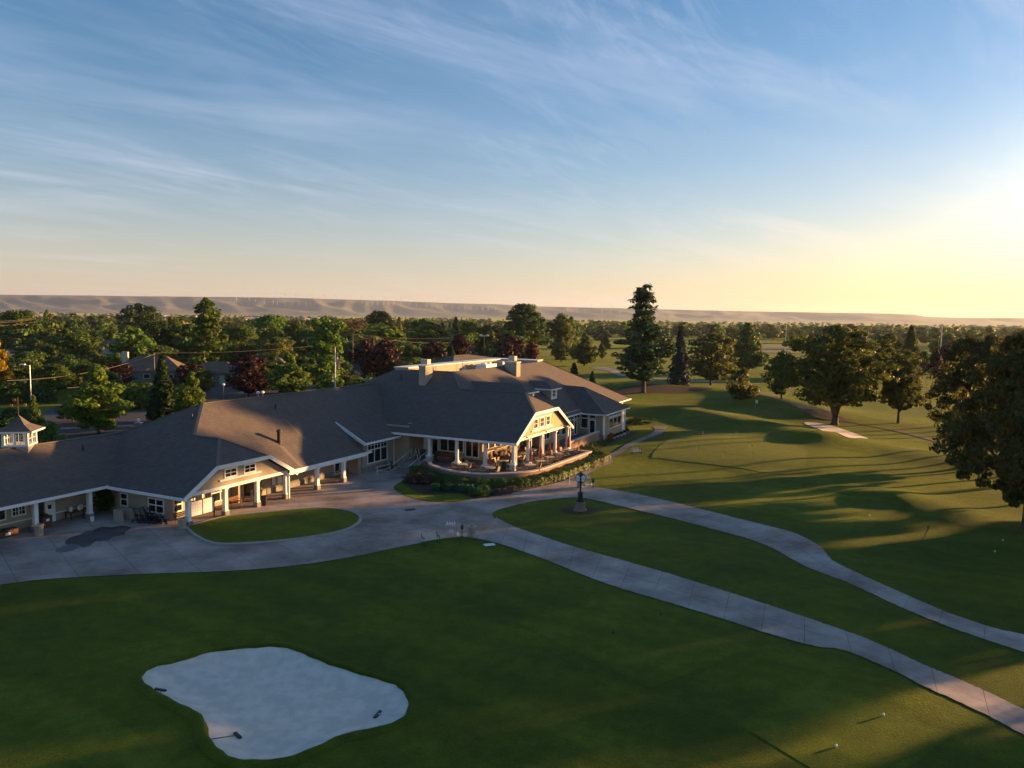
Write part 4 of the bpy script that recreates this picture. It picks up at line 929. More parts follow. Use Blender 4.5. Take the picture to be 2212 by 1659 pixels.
LM = dict(
    bright=leaf_mat('leaves_bright', (0.0794, 0.1388, 0.0159), (0.1521, 0.2183, 0.0291)),
    mid=leaf_mat('leaves_green', (0.0653, 0.1269, 0.0235), (0.1359, 0.2139, 0.0363)),
    dark=leaf_mat('leaves_dark', (0.0300, 0.0675, 0.0187), (0.0750, 0.1313, 0.0300)),
    olive=leaf_mat('leaves_olive', (0.0844, 0.1046, 0.0236), (0.1552, 0.1755, 0.0439)),
    deep=leaf_mat('leaves_deep', (0.0507, 0.0975, 0.0195), (0.1209, 0.1716, 0.0351), .30),
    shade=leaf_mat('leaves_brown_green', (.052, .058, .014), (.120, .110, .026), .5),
    golden=leaf_mat('leaves_golden_green', (.062, .088, .016), (.135, .155, .030), .45),
    gold=leaf_mat('leaves_gold', (.42, .33, .02), (.62, .46, .03), .5),
    plum=leaf_mat('leaves_plum', (0.0243, 0.0108, 0.0135), (0.0702, 0.0243, 0.0243), .25),
    red=leaf_mat('leaves_red', (.055, .012, .012), (.10, .024, .02), .3),
    needle=leaf_mat('needles_green', (0.0252, 0.0576, 0.0216), (0.0648, 0.1116, 0.0360), .12, .15),
    blue=leaf_mat('needles_blue', (0.0360, 0.0576, 0.0504), (0.0780, 0.1056, 0.0900), .12, .15),
    brown=leaf_mat('bare_twigs', (.085, .048, .026), (.15, .085, .045), .1),
    russet=leaf_mat('leaves_russet', (0.1020, 0.0720, 0.0540), (0.1920, 0.1320, 0.0960), .25),
    teal=leaf_mat('leaves_teal', (0.0320, 0.0960, 0.0480), (0.0720, 0.1760, 0.0720), .25),
    lime=leaf_mat('leaves_lime', (.07, .13, .02), (.13, .20, .03), .35),
    cream=leaf_mat('leaves_cream', (.30, .27, .14), (.50, .44, .22), .35),
    flower=leaf_mat('flowers_orange', (.30, .09, .03), (.45, .16, .05), .3),
)
M['bark'] = mat('bark', (.060, .045, .035), (.11, .085, .065), 8, .95, .6, 20)
PROTO = {}
def proto(key, crown, trunk):
    me = quads_mesh('crown_'+key, crown); me.materials.append(LM['mid'])
    tm = trunk; tm.materials.append(M['bark'])
    PROTO[key] = (me, tm)
for i in range(2):
    proto(f'round{i}', crown_quads(11+i, 'round', .12, 1.0, 120, 66, .040, .115), trunk_mesh(i, .16, .95))
    proto(f'oval{i}', crown_quads(21+i, 'oval', .10, .70, 110, 66, .036, .100), trunk_mesh(i+5, .14, .68))
    proto(f'egg{i}', crown_quads(31+i, 'egg', .07, .80, 120, 66, .036, .092), trunk_mesh(i+9, .12, .78))
    proto(f'tall{i}', crown_quads(41+i, 'tall', .05, .46, 110, 60, .027, .060, .35, .35), trunk_mesh(i+15, .1, .4, .016, .9))
    proto(f'far{i}', crown_quads(51+i, 'round', .0, 1.0, 46, 30, .085, .17), trunk_mesh(i+19, .1, 1.0, .02, .5, 2))
    proto(f'faroval{i}', crown_quads(61+i, 'oval', .0, .74, 40, 30, .078, .15), trunk_mesh(i+25, .1, .7, .02, .5, 2))
    proto(f'cone{i}', conifer_quads(71+i, .03, .44, 30, 13, .036), trunk_mesh(i+31, .06, .3, .016, .95, 0))
    proto(f'bush{i}', crown_quads(81+i, 'round', .0, 1.25, 60, 52, .066, .18, .2), trunk_mesh(i+35, .1, .6, .03, .4, 5))
proto('poplar0', crown_quads(91, 'col', .05, .28, 60, 44, .032, .048), trunk_mesh(41, .06, .2, .014, .9, 2))
proto('big0', crown_quads(101, 'round', .19, 1.0, 340, 90, .020, .070, .35, .45), trunk_mesh(44, .20, .95, .027, .75, 9, True))
proto('big1', crown_quads(103, 'oval', .18, .88, 300, 90, .021, .070, .35, .45), trunk_mesh(45, .18, .86, .024, .75, 9))
proto('big2', crown_quads(107, 'round', .08, 1.0, 420, 96, .017, .066, .45, .35), trunk_mesh(46, .14, 1.0, .032, .75, 10))
proto('big3', crown_quads(109, 'round', .12, 1.0, 460, 100, .0165, .062, .45, .35), trunk_mesh(47, .22, 1.0, .034, .75, 10))
proto('ragged0', crown_quads(111, 'tall', .04, .48, 100, 64, .026, .062, .55, .3), trunk_mesh(48, .1, .4, .014, .92))
proto('weep0', conifer_quads(115, .03, .36, 34, 10, .034, 1.15, .10, 1, .75), trunk_mesh(49, .05, .2, .018, .97, 0))
# tall cedar: dense wide lower crown, thin irregular double top
cq = np.concatenate([crown_quads(121, 'oval', .14, .46, 190, 66, .021, .052, .40)*np.array([1, 1, .60])+np.array([0, 0, .03]), conifer_quads(122, .42, .30, 17, 7, .020, .02, .42, 1, .40),
                     conifer_quads(123, .60, .22, 11, 6, .020, .02, .42, 1, .45)*np.array([1, 1, .97])+np.array([-.045, .02, 0])])
proto('cedar0', cq, trunk_mesh(51, .2, .3, .016, .97, 4))
proto('dead0', crown_quads(131, 'round', .12, 1.0, 120, 26, .020, .085, .3), trunk_mesh(53, .16, 1.0, .02, .7, 12))
DEFCOL = {}
def plant(name, label, cat, key, col, x, y, z, w_, h, group=None, rz=None, parts=True):
    """w_, h: width and height in metres"""
    me, tm = PROTO[key]
    wh = {'round': .95, 'oval': .68, 'egg': .78, 'tall': .42, 'far': 1.0, 'faroval': .7, 'cone': .42, 'bush': 1.25, 'poplar': .28, 'big': .95, 'ragged': .44, 'weep': .38, 'cedar': .40, 'dead': 1.0}[key.rstrip('0123456789')]
    rz = rnd.uniform(0, 6.28) if rz is None else rz
    s = (1.1*w_/wh, 1.1*w_/wh, h)
    if parts:
        t = empty(name, (x, y, z), label, cat, group, rz)
        tr = link_mesh('trunk', tm, t); tr.scale = s
        cr = link_mesh('crown' if cat != 'shrub' else 'foliage', me, t)
    else:
        cr = link_mesh(name, me); tag(cr, label, cat, group); cr.location = (x, y, z); cr.rotation_euler = (0, 0, rz)
    cr.scale = s
    cr.material_slots[0].link = 'OBJECT'; cr.material_slots[0].material = LM[col]
    return cr
def at_dist(x, dist):
    d = ray(x, 700); t = dist/d[1]; return t*d[0], dist
def tree_px(key, col, x, ytop, ybase, wpx, label, dist=None, name='broadleaf_tree', cat='tree', group=None, parts=True, rz=None):
    if dist is None: X, Y, Z = G(x, ybase)
    else:
        X, Y = at_dist(x, dist); Z = gz(X, Y)
    d = ray(x, ytop); zt = CAM_H+d[2]*Y/d[1]
    return plant(name, label, cat, key, col, X, Y, Z, wpx*Y/FPX, zt-Z, group, rz, parts)
T = tree_px
LEFT = 'trees of the neighbourhood beyond the clubhouse'; GOLF = 'trees standing on the golf course'
PL = dict(name='plum_tree')
# left: near the car park
T('egg0', 'bright', 213, 793, 937, 124, 'bright green egg-shaped maple beside the car park behind the left wing', name='maple_tree', group=LEFT)
T('cone0', 'needle', 347, 767, 890, 66, 'dark conical spruce standing between two maples behind the middle wing', dist=126, name='spruce_tree', group=LEFT)
T('egg1', 'bright', 411, 802, 890, 74, 'green maple right of the dark conical spruce', dist=122, name='maple_tree', group=LEFT)
T('egg1', 'mid', 66, 853, 960, 40, 'small pointed green tree right behind the cupola', dist=100, name='maple_tree', group=LEFT)
T('bush0', 'mid', 94, 912, 966, 58, 'low rounded green tree on the kerb island behind the cupola', dist=97, group=LEFT)
T('tall0', 'mid', 447, 641, 800, 76, 'tall sunlit sweetgum tapering to a ragged top above the left wing', dist=225, name='sweetgum_tree', group=LEFT)
T('ragged0', 'mid', 703, 661, 841, 78, 'tall leafy tree with a narrow double top left of the flagpole', dist=175, name='sweetgum_tree', group=LEFT)
T('egg0', 'mid', 622, 764, 852, 80, 'dense dark green maple left of the flagpole', dist=160, name='maple_tree', group=LEFT)
T('round0', 'plum', 534, 768, 860, 78, 'purple-leaved plum beyond the roof ridge of the middle wing', dist=165, group=LEFT, **PL)
T('round1', 'plum', 252, 784, 835, 66, 'purple-leaved plum in front of the long brown ranch house', dist=180, group=LEFT, **PL)
T('round0', 'plum', 406, 786, 830, 64, 'purple-leaved plum at the corner of the long brown ranch house', dist=172, group=LEFT, **PL)
T('oval0', 'plum', 790, 733, 812, 58, 'left of the touching pair of dark plums by the flag', dist=205, group=LEFT, **PL)
T('oval1', 'plum', 832, 735, 812, 66, 'right of the touching pair of dark plums by the flag, with a rusty sunlit top', dist=200, group=LEFT, **PL)
T('oval0', 'plum', 935, 735, 795, 54, 'almost black plum left of another above the left chimney', dist=235, group=LEFT, **PL)
T('oval1', 'plum', 993, 725, 795, 54, 'almost black plum above the far end of the parapet', dist=240, group=LEFT, **PL)
T('round0', 'plum', 1104, 728, 785, 58, 'almost black plum above the right chimney', dist=235, group=LEFT, **PL)
T('oval0', 'red', 1148, 735, 780, 36, 'dark red small plum right of the right chimney', dist=240, group=LEFT, **PL)
T('round1', 'dark', 75, 748, 812, 96, 'dark spreading tree behind the tall lamp at the far left', dist=210, group=LEFT)
T('round0', 'mid', 170, 720, 768, 90, 'green spreading tree over the grey gabled house', dist=255, group=LEFT)
T('round1', 'deep', 40, 670, 735, 92, 'large tree lit on its right side behind the left utility pole', dist=330, group=LEFT)
T('poplar0', 'mid', 101, 666, 735, 16, 'slim poplar half bare right of the left utility pole', dist=390, name='poplar_tree', group=LEFT)
T('poplar0', 'brown', 109, 674, 735, 14, 'bare reddish poplar trunk cluster beside the slim poplar', dist=392, name='poplar_tree', group=LEFT)
T('round0', 'dark', 299, 657, 720, 78, 'big dark round tree standing against the hills at the left', dist=430, group=LEFT)
T('round1', 'dark', 330, 692, 765, 84, 'wide dark tree below the big round one at the left', dist=290, group=LEFT)
T('round0', 'bright', 378, 690, 750, 50, 'sunlit tree between the wide dark one and the tall sweetgum', dist=300, group=LEFT)
T('round1', 'mid', 518, 704, 765, 82, 'rounded green tree right of the tall sweetgum', dist=265, group=LEFT)
T('round0', 'olive', 594, 730, 775, 82, 'pale yellow-green round tree above the grey roof', dist=235, group=LEFT)
T('round1', 'mid', 585, 680, 735, 78, 'wide green tree behind the pale round one', dist=340, group=LEFT)
T('round0', 'deep', 642, 693, 745, 62, 'darker green round tree left of the narrow double top', dist=310, group=LEFT)
T('round1', 'mid', 811, 702, 765, 70, 'rounded dark green tree behind the pair of plums', dist=300, group=LEFT)
T('round0', 'bright', 849, 708, 765, 50, 'sunlit green tree just right of the pair of plums', dist=290, group=LEFT)
T('dead0', 'brown', 764, 684, 730, 66, 'dead brown bare tree among the green ones', dist=340, name='bare_tree', group=LEFT)
T('round1', 'dark', 819, 672, 725, 66, 'broad dark tree on the skyline right of the dead brown one', dist=450, group=LEFT)
T('poplar0', 'olive', 862, 682, 725, 14, 'slender poplar on the skyline right of the broad dark tree', dist=430, name='poplar_tree', group=LEFT)
T('round0', 'mid', 916, 690, 745, 56, 'green round tree above the left chimney', dist=330, group=LEFT)
T('cone1', 'blue', 955, 697, 750, 32, 'pale blue spruce above the gap between two black plums', dist=320, name='spruce_tree', group=LEFT)
T('cone0', 'needle', 985, 684, 735, 34, 'dark pointed spruce on the skyline left of the parapet corner', dist=400, name='spruce_tree', group=LEFT)
T('round1', 'mid', 1018, 693, 745, 62, 'wide green tree behind the flood lamp', dist=360, group=LEFT)
T('round0', 'deep', 1056, 703, 755, 54, 'green tree between the two flood lamps', dist=320, group=LEFT)
T('round0', 'mid', 885, 742, 780, 48, 'small light green tree in the garden left of the left chimney', dist=225, group=LEFT)
T('egg0', 'gold', -14, 722, 860, 66, 'golden sunlit tree cut by the left edge of the picture', dist=150, group=LEFT)
T('round0', 'deep', 206, 765, 800, 62, 'bushy green tree between the grey gabled house and the long brown one', dist=205, group=LEFT)
T('bush1', 'dark', 20, 880, 945, 70, 'dark bush under the tall lamp at the left edge', dist=118, group=LEFT)
T('round1', 'dark', 150, 868, 930, 60, 'dark low tree left of the bright maple', dist=125, group=LEFT)
# golf side
T('big1', 'dark', 1134, 656, 762, 106, 'huge round dark green tree behind the right chimney', dist=335, group=GOLF)
T('oval0', 'olive', 1210, 678, 750, 60, 'brownish tall tree just right of the huge round one', dist=350, group=GOLF)
T('oval1', 'deep', 1234, 686, 750, 34, 'narrow dark tree at the right shoulder of the brownish tall one', dist=360, group=GOLF)
T('egg0', 'deep', 1212, 728, 782, 42, 'small egg-shaped tree with a bare trunk on the far fairway, left one', group=GOLF)
T('egg1', 'deep', 1262, 719, 791, 54, 'egg-shaped sunlit tree with a bare trunk on the far fairway, right one', group=GOLF)
T('oval0', 'dark', 1300, 743, 776, 17, 'tiny slim tree on the far fairway', group=GOLF)
T('cedar0', 'needle', 1390, 611, 835, 102, 'tallest tree, a cedar with a thin irregular top above the skyline', name='cedar_tree', group=GOLF, rz=.4)
T('weep0', 'blue', 1467, 702, 836, 54, 'weeping blue-grey spruce right of the tall cedar', name='spruce_tree', group=GOLF)
T('cone1', 'needle', 1242, 784, 815, 40, 'small dark pine beyond the far roof slope, larger one', dist=182, name='pine_tree', group=GOLF)
T('cone0', 'needle', 1282, 802, 830, 28, 'small dark pine beyond the far roof slope, lower one', dist=172, name='pine_tree', group=GOLF)
T('round0', 'olive', 1535, 722, 832, 100, 'olive green sunlit oak with a pale trunk right of the weeping spruce', name='oak_tree', group=GOLF)
T('egg1', 'deep', 1612, 697, 805, 84, 'broad tree with orange sunlight down its right side', group=GOLF)
T('bush0', 'olive', 1599, 796, 861, 66, 'big round shrub on the rise beyond the putting green', name='round_shrub', cat='shrub', group=GOLF)
T('oval0', 'dark', 1688, 758, 861, 62, 'dark tree close behind the big two-stemmed one', group=GOLF)
T('big0', 'golden', 1803, 704, 914, 206, 'big spreading tree with a forked trunk behind the far bunker', group=GOLF, rz=.1)
T('big1', 'olive', 1940, 756, 914, 100, 'rounded tree with a straight trunk right of the big forked one', group=GOLF)
T('cone0', 'olive', 1970, 702, 790, 54, 'sunlit conical tree rising behind the rounded one', dist=250, name='spruce_tree', group=GOLF)
T('round0', 'dark', 1920, 722, 790, 64, 'dark tree behind and between the forked and the rounded tree', dist=255, group=GOLF)
T('egg0', 'dark', 2027, 738, 790, 26, 'small dome-shaped dark tree far behind the right fairway', dist=300, group=GOLF)
T('egg1', 'red', 2028, 752, 800, 32, 'small red-brown tree before the dome-shaped one', dist=250, group=GOLF)
T('round1', 'dark', 2000, 758, 800, 28, 'small dark bush-like tree left of the red-brown one', dist=255, group=GOLF)
T('round0', 'plum', 2054, 742, 790, 46, 'purple tree at the edge of the dark mass on the right', dist=270, group=GOLF, **PL)
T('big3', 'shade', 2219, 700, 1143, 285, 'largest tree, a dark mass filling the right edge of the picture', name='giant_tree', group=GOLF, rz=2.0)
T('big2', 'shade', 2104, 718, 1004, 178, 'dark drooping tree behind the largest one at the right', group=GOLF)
# the wood beyond: repeats one cannot tell apart
FARL = 'one of many small dark green trees of the wooded plain before the hills'
def far_ok(x, y): return True
cnt = 0
HOUSE_PX = [15, 110, 160, 300, 350, 400, 470, 590, 760, 865, 1040]
for k in range(1500):
    if cnt >= 250: break
    d = 175*math.exp(rnd.random()*1.85); px_ = rnd.uniform(-40, 2250)
    if d < 420 and px_ > 1140 and not (px_ > 2040 and d > 300): continue
    if d < 260 and any(abs(px_-q) < 60 for q in HOUSE_PX): continue
    if d < 200 and rnd.random() < .6: continue
    X, Y = at_dist(px_, d)
    h = rnd.uniform(6.5, 10) if d < 260 else rnd.uniform(8, 14.5)
    kk = rnd.choice(['far0', 'far1', 'far0', 'far1', 'faroval0', 'faroval1', 'cone0'])
    w_ = h*rnd.uniform(.95, 1.5) if kk.startswith('far') and 'oval' not in kk else h*rnd.uniform(.5, .7)
    plant('far_tree', FARL, 'tree', kk, rnd.choice(['mid', 'mid', 'dark', 'deep', 'olive', 'dark', 'deep', 'needle'] if kk != 'cone0' else ['needle', 'dark']), X, Y, .15, w_, h, 'far trees on the plain', parts=False); cnt += 1
def merged(name, key_list, spots, col, kind='stuff'):
    Q = []
    for (x, y, z, w_, h, key) in spots:
        me = PROTO[key][0]; n = len(me.vertices); co = np.empty(n*3, np.float32); me.vertices.foreach_get('co', co); co = co.reshape(-1, 4, 3)
        a = rnd.uniform(0, 6.28); ca_, sa_ = math.cos(a), math.sin(a)
        x_ = co[..., 0]*ca_-co[..., 1]*sa_; y_ = co[..., 0]*sa_+co[..., 1]*ca_
        Q.append(np.stack([x_*w_+x, y_*w_+y, co[..., 2]*h+z], -1))
    me = quads_mesh(name, np.concatenate(Q)); me.materials.append(LM[col]); return tag(link_mesh(name, me), kind=kind)
proto('tiny0', crown_quads(141, 'round', .0, 1.0, 9, 12, .20, .26), trunk_mesh(60, .1, 1, .02, .5, 0))
proto('tiny1', crown_quads(142, 'oval', .0, .8, 8, 12, .19, .24), trunk_mesh(61, .1, 1, .02, .5, 0))
for col in ('dark', 'deep', 'olive'):
    sp = []
    for k in range(420):
        d = 700*math.exp(rnd.random()**1.15*1.75); X, Y = at_dist(rnd.uniform(-60, 2270), d); h = rnd.uniform(6, 12.5); sp.append((X, Y, .15, h*rnd.uniform(1.0, 2.2), h, rnd.choice(['tiny0', 'tiny1'])))
    merged('distant_wood', None, sp, col)
# trees standing just out of the frame on the right: they throw the long shadows over the lawns
sp = [(62, 70, .2, 13, 14, 'round0'), (68, 62, .2, 12, 13, 'round1'), (75, 86, 4, 12, 11, 'round1'), (84, 97, 6, 10, 9, 'round0'), (88, 79, .2, 13, 14, 'round0'), 
      (60, 45, .2, 11, 12, 'round0'), (74, 46, .2, 12, 13, 'round1')]
merged('wood_beyond_the_frame', None, sp, 'deep')
merged('added_shadow_crowns', None, [(82, 112, 17.3, 8, 6.5, 'round0'), (86, 118, 17.3, 8, 6.5, 'round1'), (97, 135.5, 19.6, 8, 7.5, 'round0'), (100.5, 140.5, 19.6, 8, 7.5, 'round1'), (104, 145.5, 20, 7, 7, 'round0'),
    (69, 90, 9.5, 9, 10, 'oval0'), (73, 96.2, 10, 9, 10, 'oval1'), (77, 102.3, 10, 9, 10, 'oval0'), (80.5, 108, 11.5, 8, 9, 'oval1')], 'deep')  # unseen high crowns, added to darken the middle roof, gable and left lawn
m_ = MB()
for (x, y, z, w_, h_, k) in sp+[(82, 112, 17.3, 8, 6.5, 0), (86, 118, 17.3, 8, 6.5, 0), (97, 135.5, 19.6, 8, 7.5, 0), (100.5, 140.5, 19.6, 8, 7.5, 0), (104, 145.5, 20, 7, 7, 0), (69, 90, 9.5, 9, 10, 0), (73, 96.2, 10, 9, 10, 0), (77, 102.3, 10, 9, 10, 0), (80.5, 108, 11.5, 8, 9, 0)]:
    m_.tube([(x, y, -.1), (x, y, .4), (x+.1, y, z+h_*.3), (x, y, z+h_*.8)], [.42, .30, .22, .06], 8)
m_.build('trunks_beyond_the_frame', M['bark'])['kind'] = 'stuff'  # trunks of the outer wood and of the added shadow-casting crowns
# hedge-like bushes by the street, then more garden trees between the car park and the houses
for k, (x, d_, w_, h_, key, col) in enumerate(((258, 142, 7, 4.2, 'bush0', 'mid'), (285, 144, 7, 4.6, 'bush1', 'mid'), (312, 146, 6, 4.4, 'bush0', 'deep'), (372, 150, 6, 4.2, 'bush1', 'deep'), (20, 170, 9, 7.5, 'round0', 'dark'), (60, 185, 9, 8, 'round1', 'deep'), (110, 165, 8, 6.5, 'round1', 'mid'), (140, 190, 9, 7, 'round0', 'dark'), (185, 172, 8, 6.5, 'round0', 'deep'), (222, 160, 7, 5.5, 'round1', 'dark'), (432, 172, 6, 5.5, 'round1', 'deep'),
        (570, 178, 8, 7, 'round0', 'deep'), (590, 200, 8, 7.5, 'egg0', 'mid'), (655, 185, 8, 7.5, 'round1', 'mid'), (735, 190, 7, 6.5, 'round0', 'dark'), (745, 178, 5, 4, 'bush0', 'olive'), (775, 172, 6, 4, 'bush1', 'mid'), (870, 200, 7, 6, 'round0', 'deep'), (900, 210, 7, 6.5, 'round1', 'mid'), (965, 215, 8, 6.5, 'round0', 'dark'), (1085, 210, 7, 6, 'round1', 'deep'), (40, 150, 7, 5, 'bush0', 'dark'), (250, 205, 8, 7, 'egg1', 'mid'), (80, 225, 10, 9, 'round0', 'deep'), (345, 230, 9, 8, 'round1', 'mid'), (520, 240, 9, 8.5, 'round0', 'deep'), (640, 245, 10, 9, 'round1', 'dark'))):
    X, Y = at_dist(x, d_); plant('garden_tree', 'bushy green garden tree among the houses behind the clubhouse', 'tree', key, col, X, Y, .15, w_, h_, 'garden trees among the houses', parts=False)
# ------------------------------------------------------------------ hills, town and wind turbines
HILLX = [-500, 0, 100, 300, 502, 640, 728, 829, 966, 1073, 1162, 1325, 1431, 1505, 1575, 1839, 1907, 1968, 1994, 2068, 2212, 2700]
HILLY = [630, 636, 637, 640, 641, 643.6, 646.5, 648.6, 654.4, 657.4, 661.7, 665.5, 668, 670, 671.6, 676, 677, 679, 684, 686.8, 687, 690]
def hill_top(az):      # az in degrees -> height at the crest distance
    x = CX+FPX*math.tan(rad(az)); y = np.interp(x, HILLX, HILLY); d = ray(x, y); return CAM_H+d[2]/math.hypot(d[0], d[1])*HD
HD = 9000.0
def make_hills():
    rg = np.random.default_rng(5); naz, nr = 700, 46
    az = np.linspace(-62, 62, naz); R = np.concatenate([np.linspace(6600, 9300, 34), np.linspace(9400, 15000, 12)])
    from mathutils import noise as mn
    top = np.array([hill_top(float(np.clip(a, -44, 44))) for a in az])
    V = np.zeros((nr, naz, 3))
    for j in range(naz):
        a = rad(az[j]); s = az[j]*157.0     # metres along the front
        warp = 260*mn.noise(Vector((s/900., 3.1, 0)))+120*mn.noise(Vector((s/330., 9.1, 0)))
        for i in range(nr):
            r = R[i]; t = min(max((r-6900-warp*.8)/(HD-6900), 0), 1); base = t*t*(3-2*t)
            g = mn.noise(Vector((s/900.+t*1.5, t*1.3, 1.7))); g2 = mn.noise(Vector((s/300.+t*.9, t*1.6, 5.2))); g3 = mn.noise(Vector((s/2100.+t, t*.9, 8.8)))
            gully = (min(1, abs(g)*2.0)*.45+min(1, abs(g2)*1.8)*(.28+.22*max(0, g3))+.35*max(0, g3))*math.sin(math.pi*min(t, 1))**.6
            z = top[j]*base*(1-.80*min(1, gully)) if t < 1 else top[j]*(1-.0)+0
            V[i, j] = (r*math.sin(a), r*math.cos(a), z-2 if t <= 0 else z)
    idx = np.arange(nr*naz).reshape(nr, naz)
    q = np.stack([idx[:-1, :-1], idx[:-1, 1:], idx[1:, 1:], idx[1:, :-1]], -1).reshape(-1, 4)
    me = bpy.data.meshes.new('hills'); me.from_pydata(V.reshape(-1, 3).tolist(), [], [tuple(t) for t in q.tolist()]); me.update()
    if me.polygons[0].normal.z < 0: me.flip_normals()
    smooth(me); me.materials.append(mat('dry_hill_grass', (.080, .082, .072), (.175, .155, .112), .0022, .95, pos=True, detail=8, contrast=(.3, .7)))
    tag(link_mesh('hills', me), kind='structure'); return V, R, az
HV, HR, HAZ = make_hills()
def hill_z(x, y):
    a = math.degrees(math.atan2(x, y)); r = math.hypot(x, y); j = int(np.clip(np.interp(a, HAZ, np.arange(len(HAZ))), 0, len(HAZ)-1))
    return float(np.interp(r, HR, HV[:, j, 2]))
M['turbine'] = mat('turbine_white', (.78, .77, .76), rough=.5)
def make_turbine():
    t = empty('wind_turbine', (0, 0, 0), 'white wind turbine', 'wind turbine', 'wind turbines on the hills')
    m_ = MB(); m_.tube([(0, 0, -4), (0, 0, 34)], [1.9, 1.1], 6); m_.build('tower', M['turbine'], t)
    m_ = MB(); m_.box(-1.2, 1.2, -1.8, 2.4, 33.4, 35.6); m_.build('nacelle', M['turbine'], t)
    return t
TB = make_turbine()
def blades(ph):
    m_ = MB()
    for k in range(3):
        a = ph+k*2.094; m_.beam((0, -2.4, 34.5), (math.sin(a)*19, -2.4, 34.5+math.cos(a)*19), .9, .5, (0, 1, 0))
    return m_
BL = []
for k in range(4):
    me = blades(.3+k*.5).mesh('rotor'); me.materials.append(M['turbine']); BL.append(me)
r2 = lambda x, y: (501.7+x*.25195, 602+y*.25195)
crest = [350, 455, 545, 675, 870, 885, 1005, 1108, 1160, 1205, 1300, 1445, 1530, 1765, 1845, 1920, 118, 790]
slope = [(40, 190), (147, 195), (200, 205), (275, 215), (352, 222), (388, 226), (450, 234), (515, 234), (573, 236), (632, 244), (1110, 222), (1150, 232), (1200, 234), (1245, 232), (1293, 234), (1335, 232), (1380, 230), (1440, 234), (1515, 240), (1575, 246), (1660, 250), (1705, 256), (1752, 258), (1790, 260), (1830, 252), (1880, 264), (1935, 268), (1985, 266), (2040, 268), (2090, 272), (2140, 275), (2190, 278)]
spots_ = [(r2(x, 0)[0], None) for x in crest]+[r2(*p) for p in slope]
spots_ += [(947.6+x*.252, 602+y*.252) for x, y in ((372, 280), (415, 278), (480, 275), (1180, 290), (1240, 300), (1390, 300), (1460, 310), (1540, 312), (1095, 285))]
spots_ += [(947.6+x*.252, None) for x in (1295, 1375, 1455, 1488)]
for i, (px_, py_) in enumerate(spots_):
    a = math.atan((px_-CX)/FPX)
    if py_ is None: d = 9050.0
    else:
        d = None
        for r_ in np.linspace(6900, 9000, 60):
            x, y = r_*math.sin(a), r_*math.cos(a); z = hill_z(x, y); v = np.array([x, y, z-CAM_H]); sy = CY-FPX*(v@_U)/(v@_f)
            if sy < py_: d = r_; break
        if d is None: d = 8700.
    x, y = d*math.sin(a), d*math.cos(a)
    lab = 'tiny white wind turbine on the crest of the hills' if py_ is None else 'tiny white wind turbine on the slope of the hills'
    o = copy_tree(TB, (x, y, hill_z(x, y)), label=lab) if i else TB
    if i == 0: o.location = (x, y, hill_z(x, y)); o['label'] = lab
    o.rotation_euler = (0, 0, -a)
    rb = link_mesh('rotor', BL[i % 4], o)
# ------------------------------------------------------------------ town far on the plain
M['far_wall'] = mat('pale_wall', (.55, .52, .48), (.66, .63, .58), .05, .8, pos=True)
M['far_roof'] = mat('pale_roof', (.26, .22, .20), (.36, .32, .3), .05, .8, pos=True)
def make_far_house():
    t = empty('far_house', (0, 0, 0), 'tiny pale house of the town before the hills', 'house', 'houses of the far town')
    m_ = MB(); m_.box(-9, 9, -6, 6, 0, 4.2); m_.build('wall', M['far_wall'], t)
    m_ = MB(); m_.poly((-10, -7, 4.2), (10, -7, 4.2), (6, 0, 7.4), (-6, 0, 7.4)); m_.poly((10, 7, 4.2), (-10, 7, 4.2), (-6, 0, 7.4), (6, 0, 7.4)); m_.poly((10, -7, 4.2), (10, 7, 4.2), (6, 0, 7.4)); m_.poly((-10, 7, 4.2), (-10, -7, 4.2), (-6, 0, 7.4))
    m_.build('roof', M['far_roof'], t); return t
FH = make_far_house()
for i in range(34):
    d = 1500*math.exp(rnd.random()*1.0); px_ = rnd.choice([rnd.uniform(0, 800), rnd.uniform(0, 2200)]); x, y = at_dist(px_, d); s = rnd.uniform(1.0, 2.2)
    if i == 0: o = FH; o.location = (x, y, .15)
    else: o = copy_tree(FH, (x, y, .15), rnd.uniform(0, 3.1))
    o.scale = (s, s, 1.1)
# pale fields of the plain
M['field'] = mat('field_grass', (.07, .095, .03), (.12, .13, .05), .01, .95, pos=True)
for k, (x0, x1, d0, d1) in enumerate(((640, 720, 900, 1250), (0, 260, 1500, 2100), (1640, 1760, 420, 560), (2000, 2090, 330, 430), (980, 1200, 1500, 2300), (300, 640, 2400, 3300), (1300, 1700, 2300, 3000))):
    P = np.array([at_dist(x0, d0), at_dist(x1, d0), at_dist(x1, d1), at_dist(x0, d1)]); m_ = MB(); m_.poly(*[(p[0], p[1], .35+.02*k) for p in P]); t = m_.build('field', M['field']); t['kind'] = 'structure'
# ------------------------------------------------------------------ air
hz = bpy.data.materials.new('haze'); hz.use_nodes = True; nt = hz.node_tree
nt.nodes.remove(nt.nodes['Principled BSDF'])
pv = nt.nodes.new('ShaderNodeVolumePrincipled'); pv.inputs['Color'].default_value = (.66, .79, 1.0, 1); pv.inputs['Density'].default_value = HAZE; pv.inputs['Anisotropy'].default_value = .35
nt.links.new(pv.outputs[0], nt.nodes['Material Output'].inputs['Volume'])
m_ = MB(); m_.box(-16500, 16500, -400, 16500, -5, 285); o = m_.build('haze', hz); o['kind'] = 'stuff'
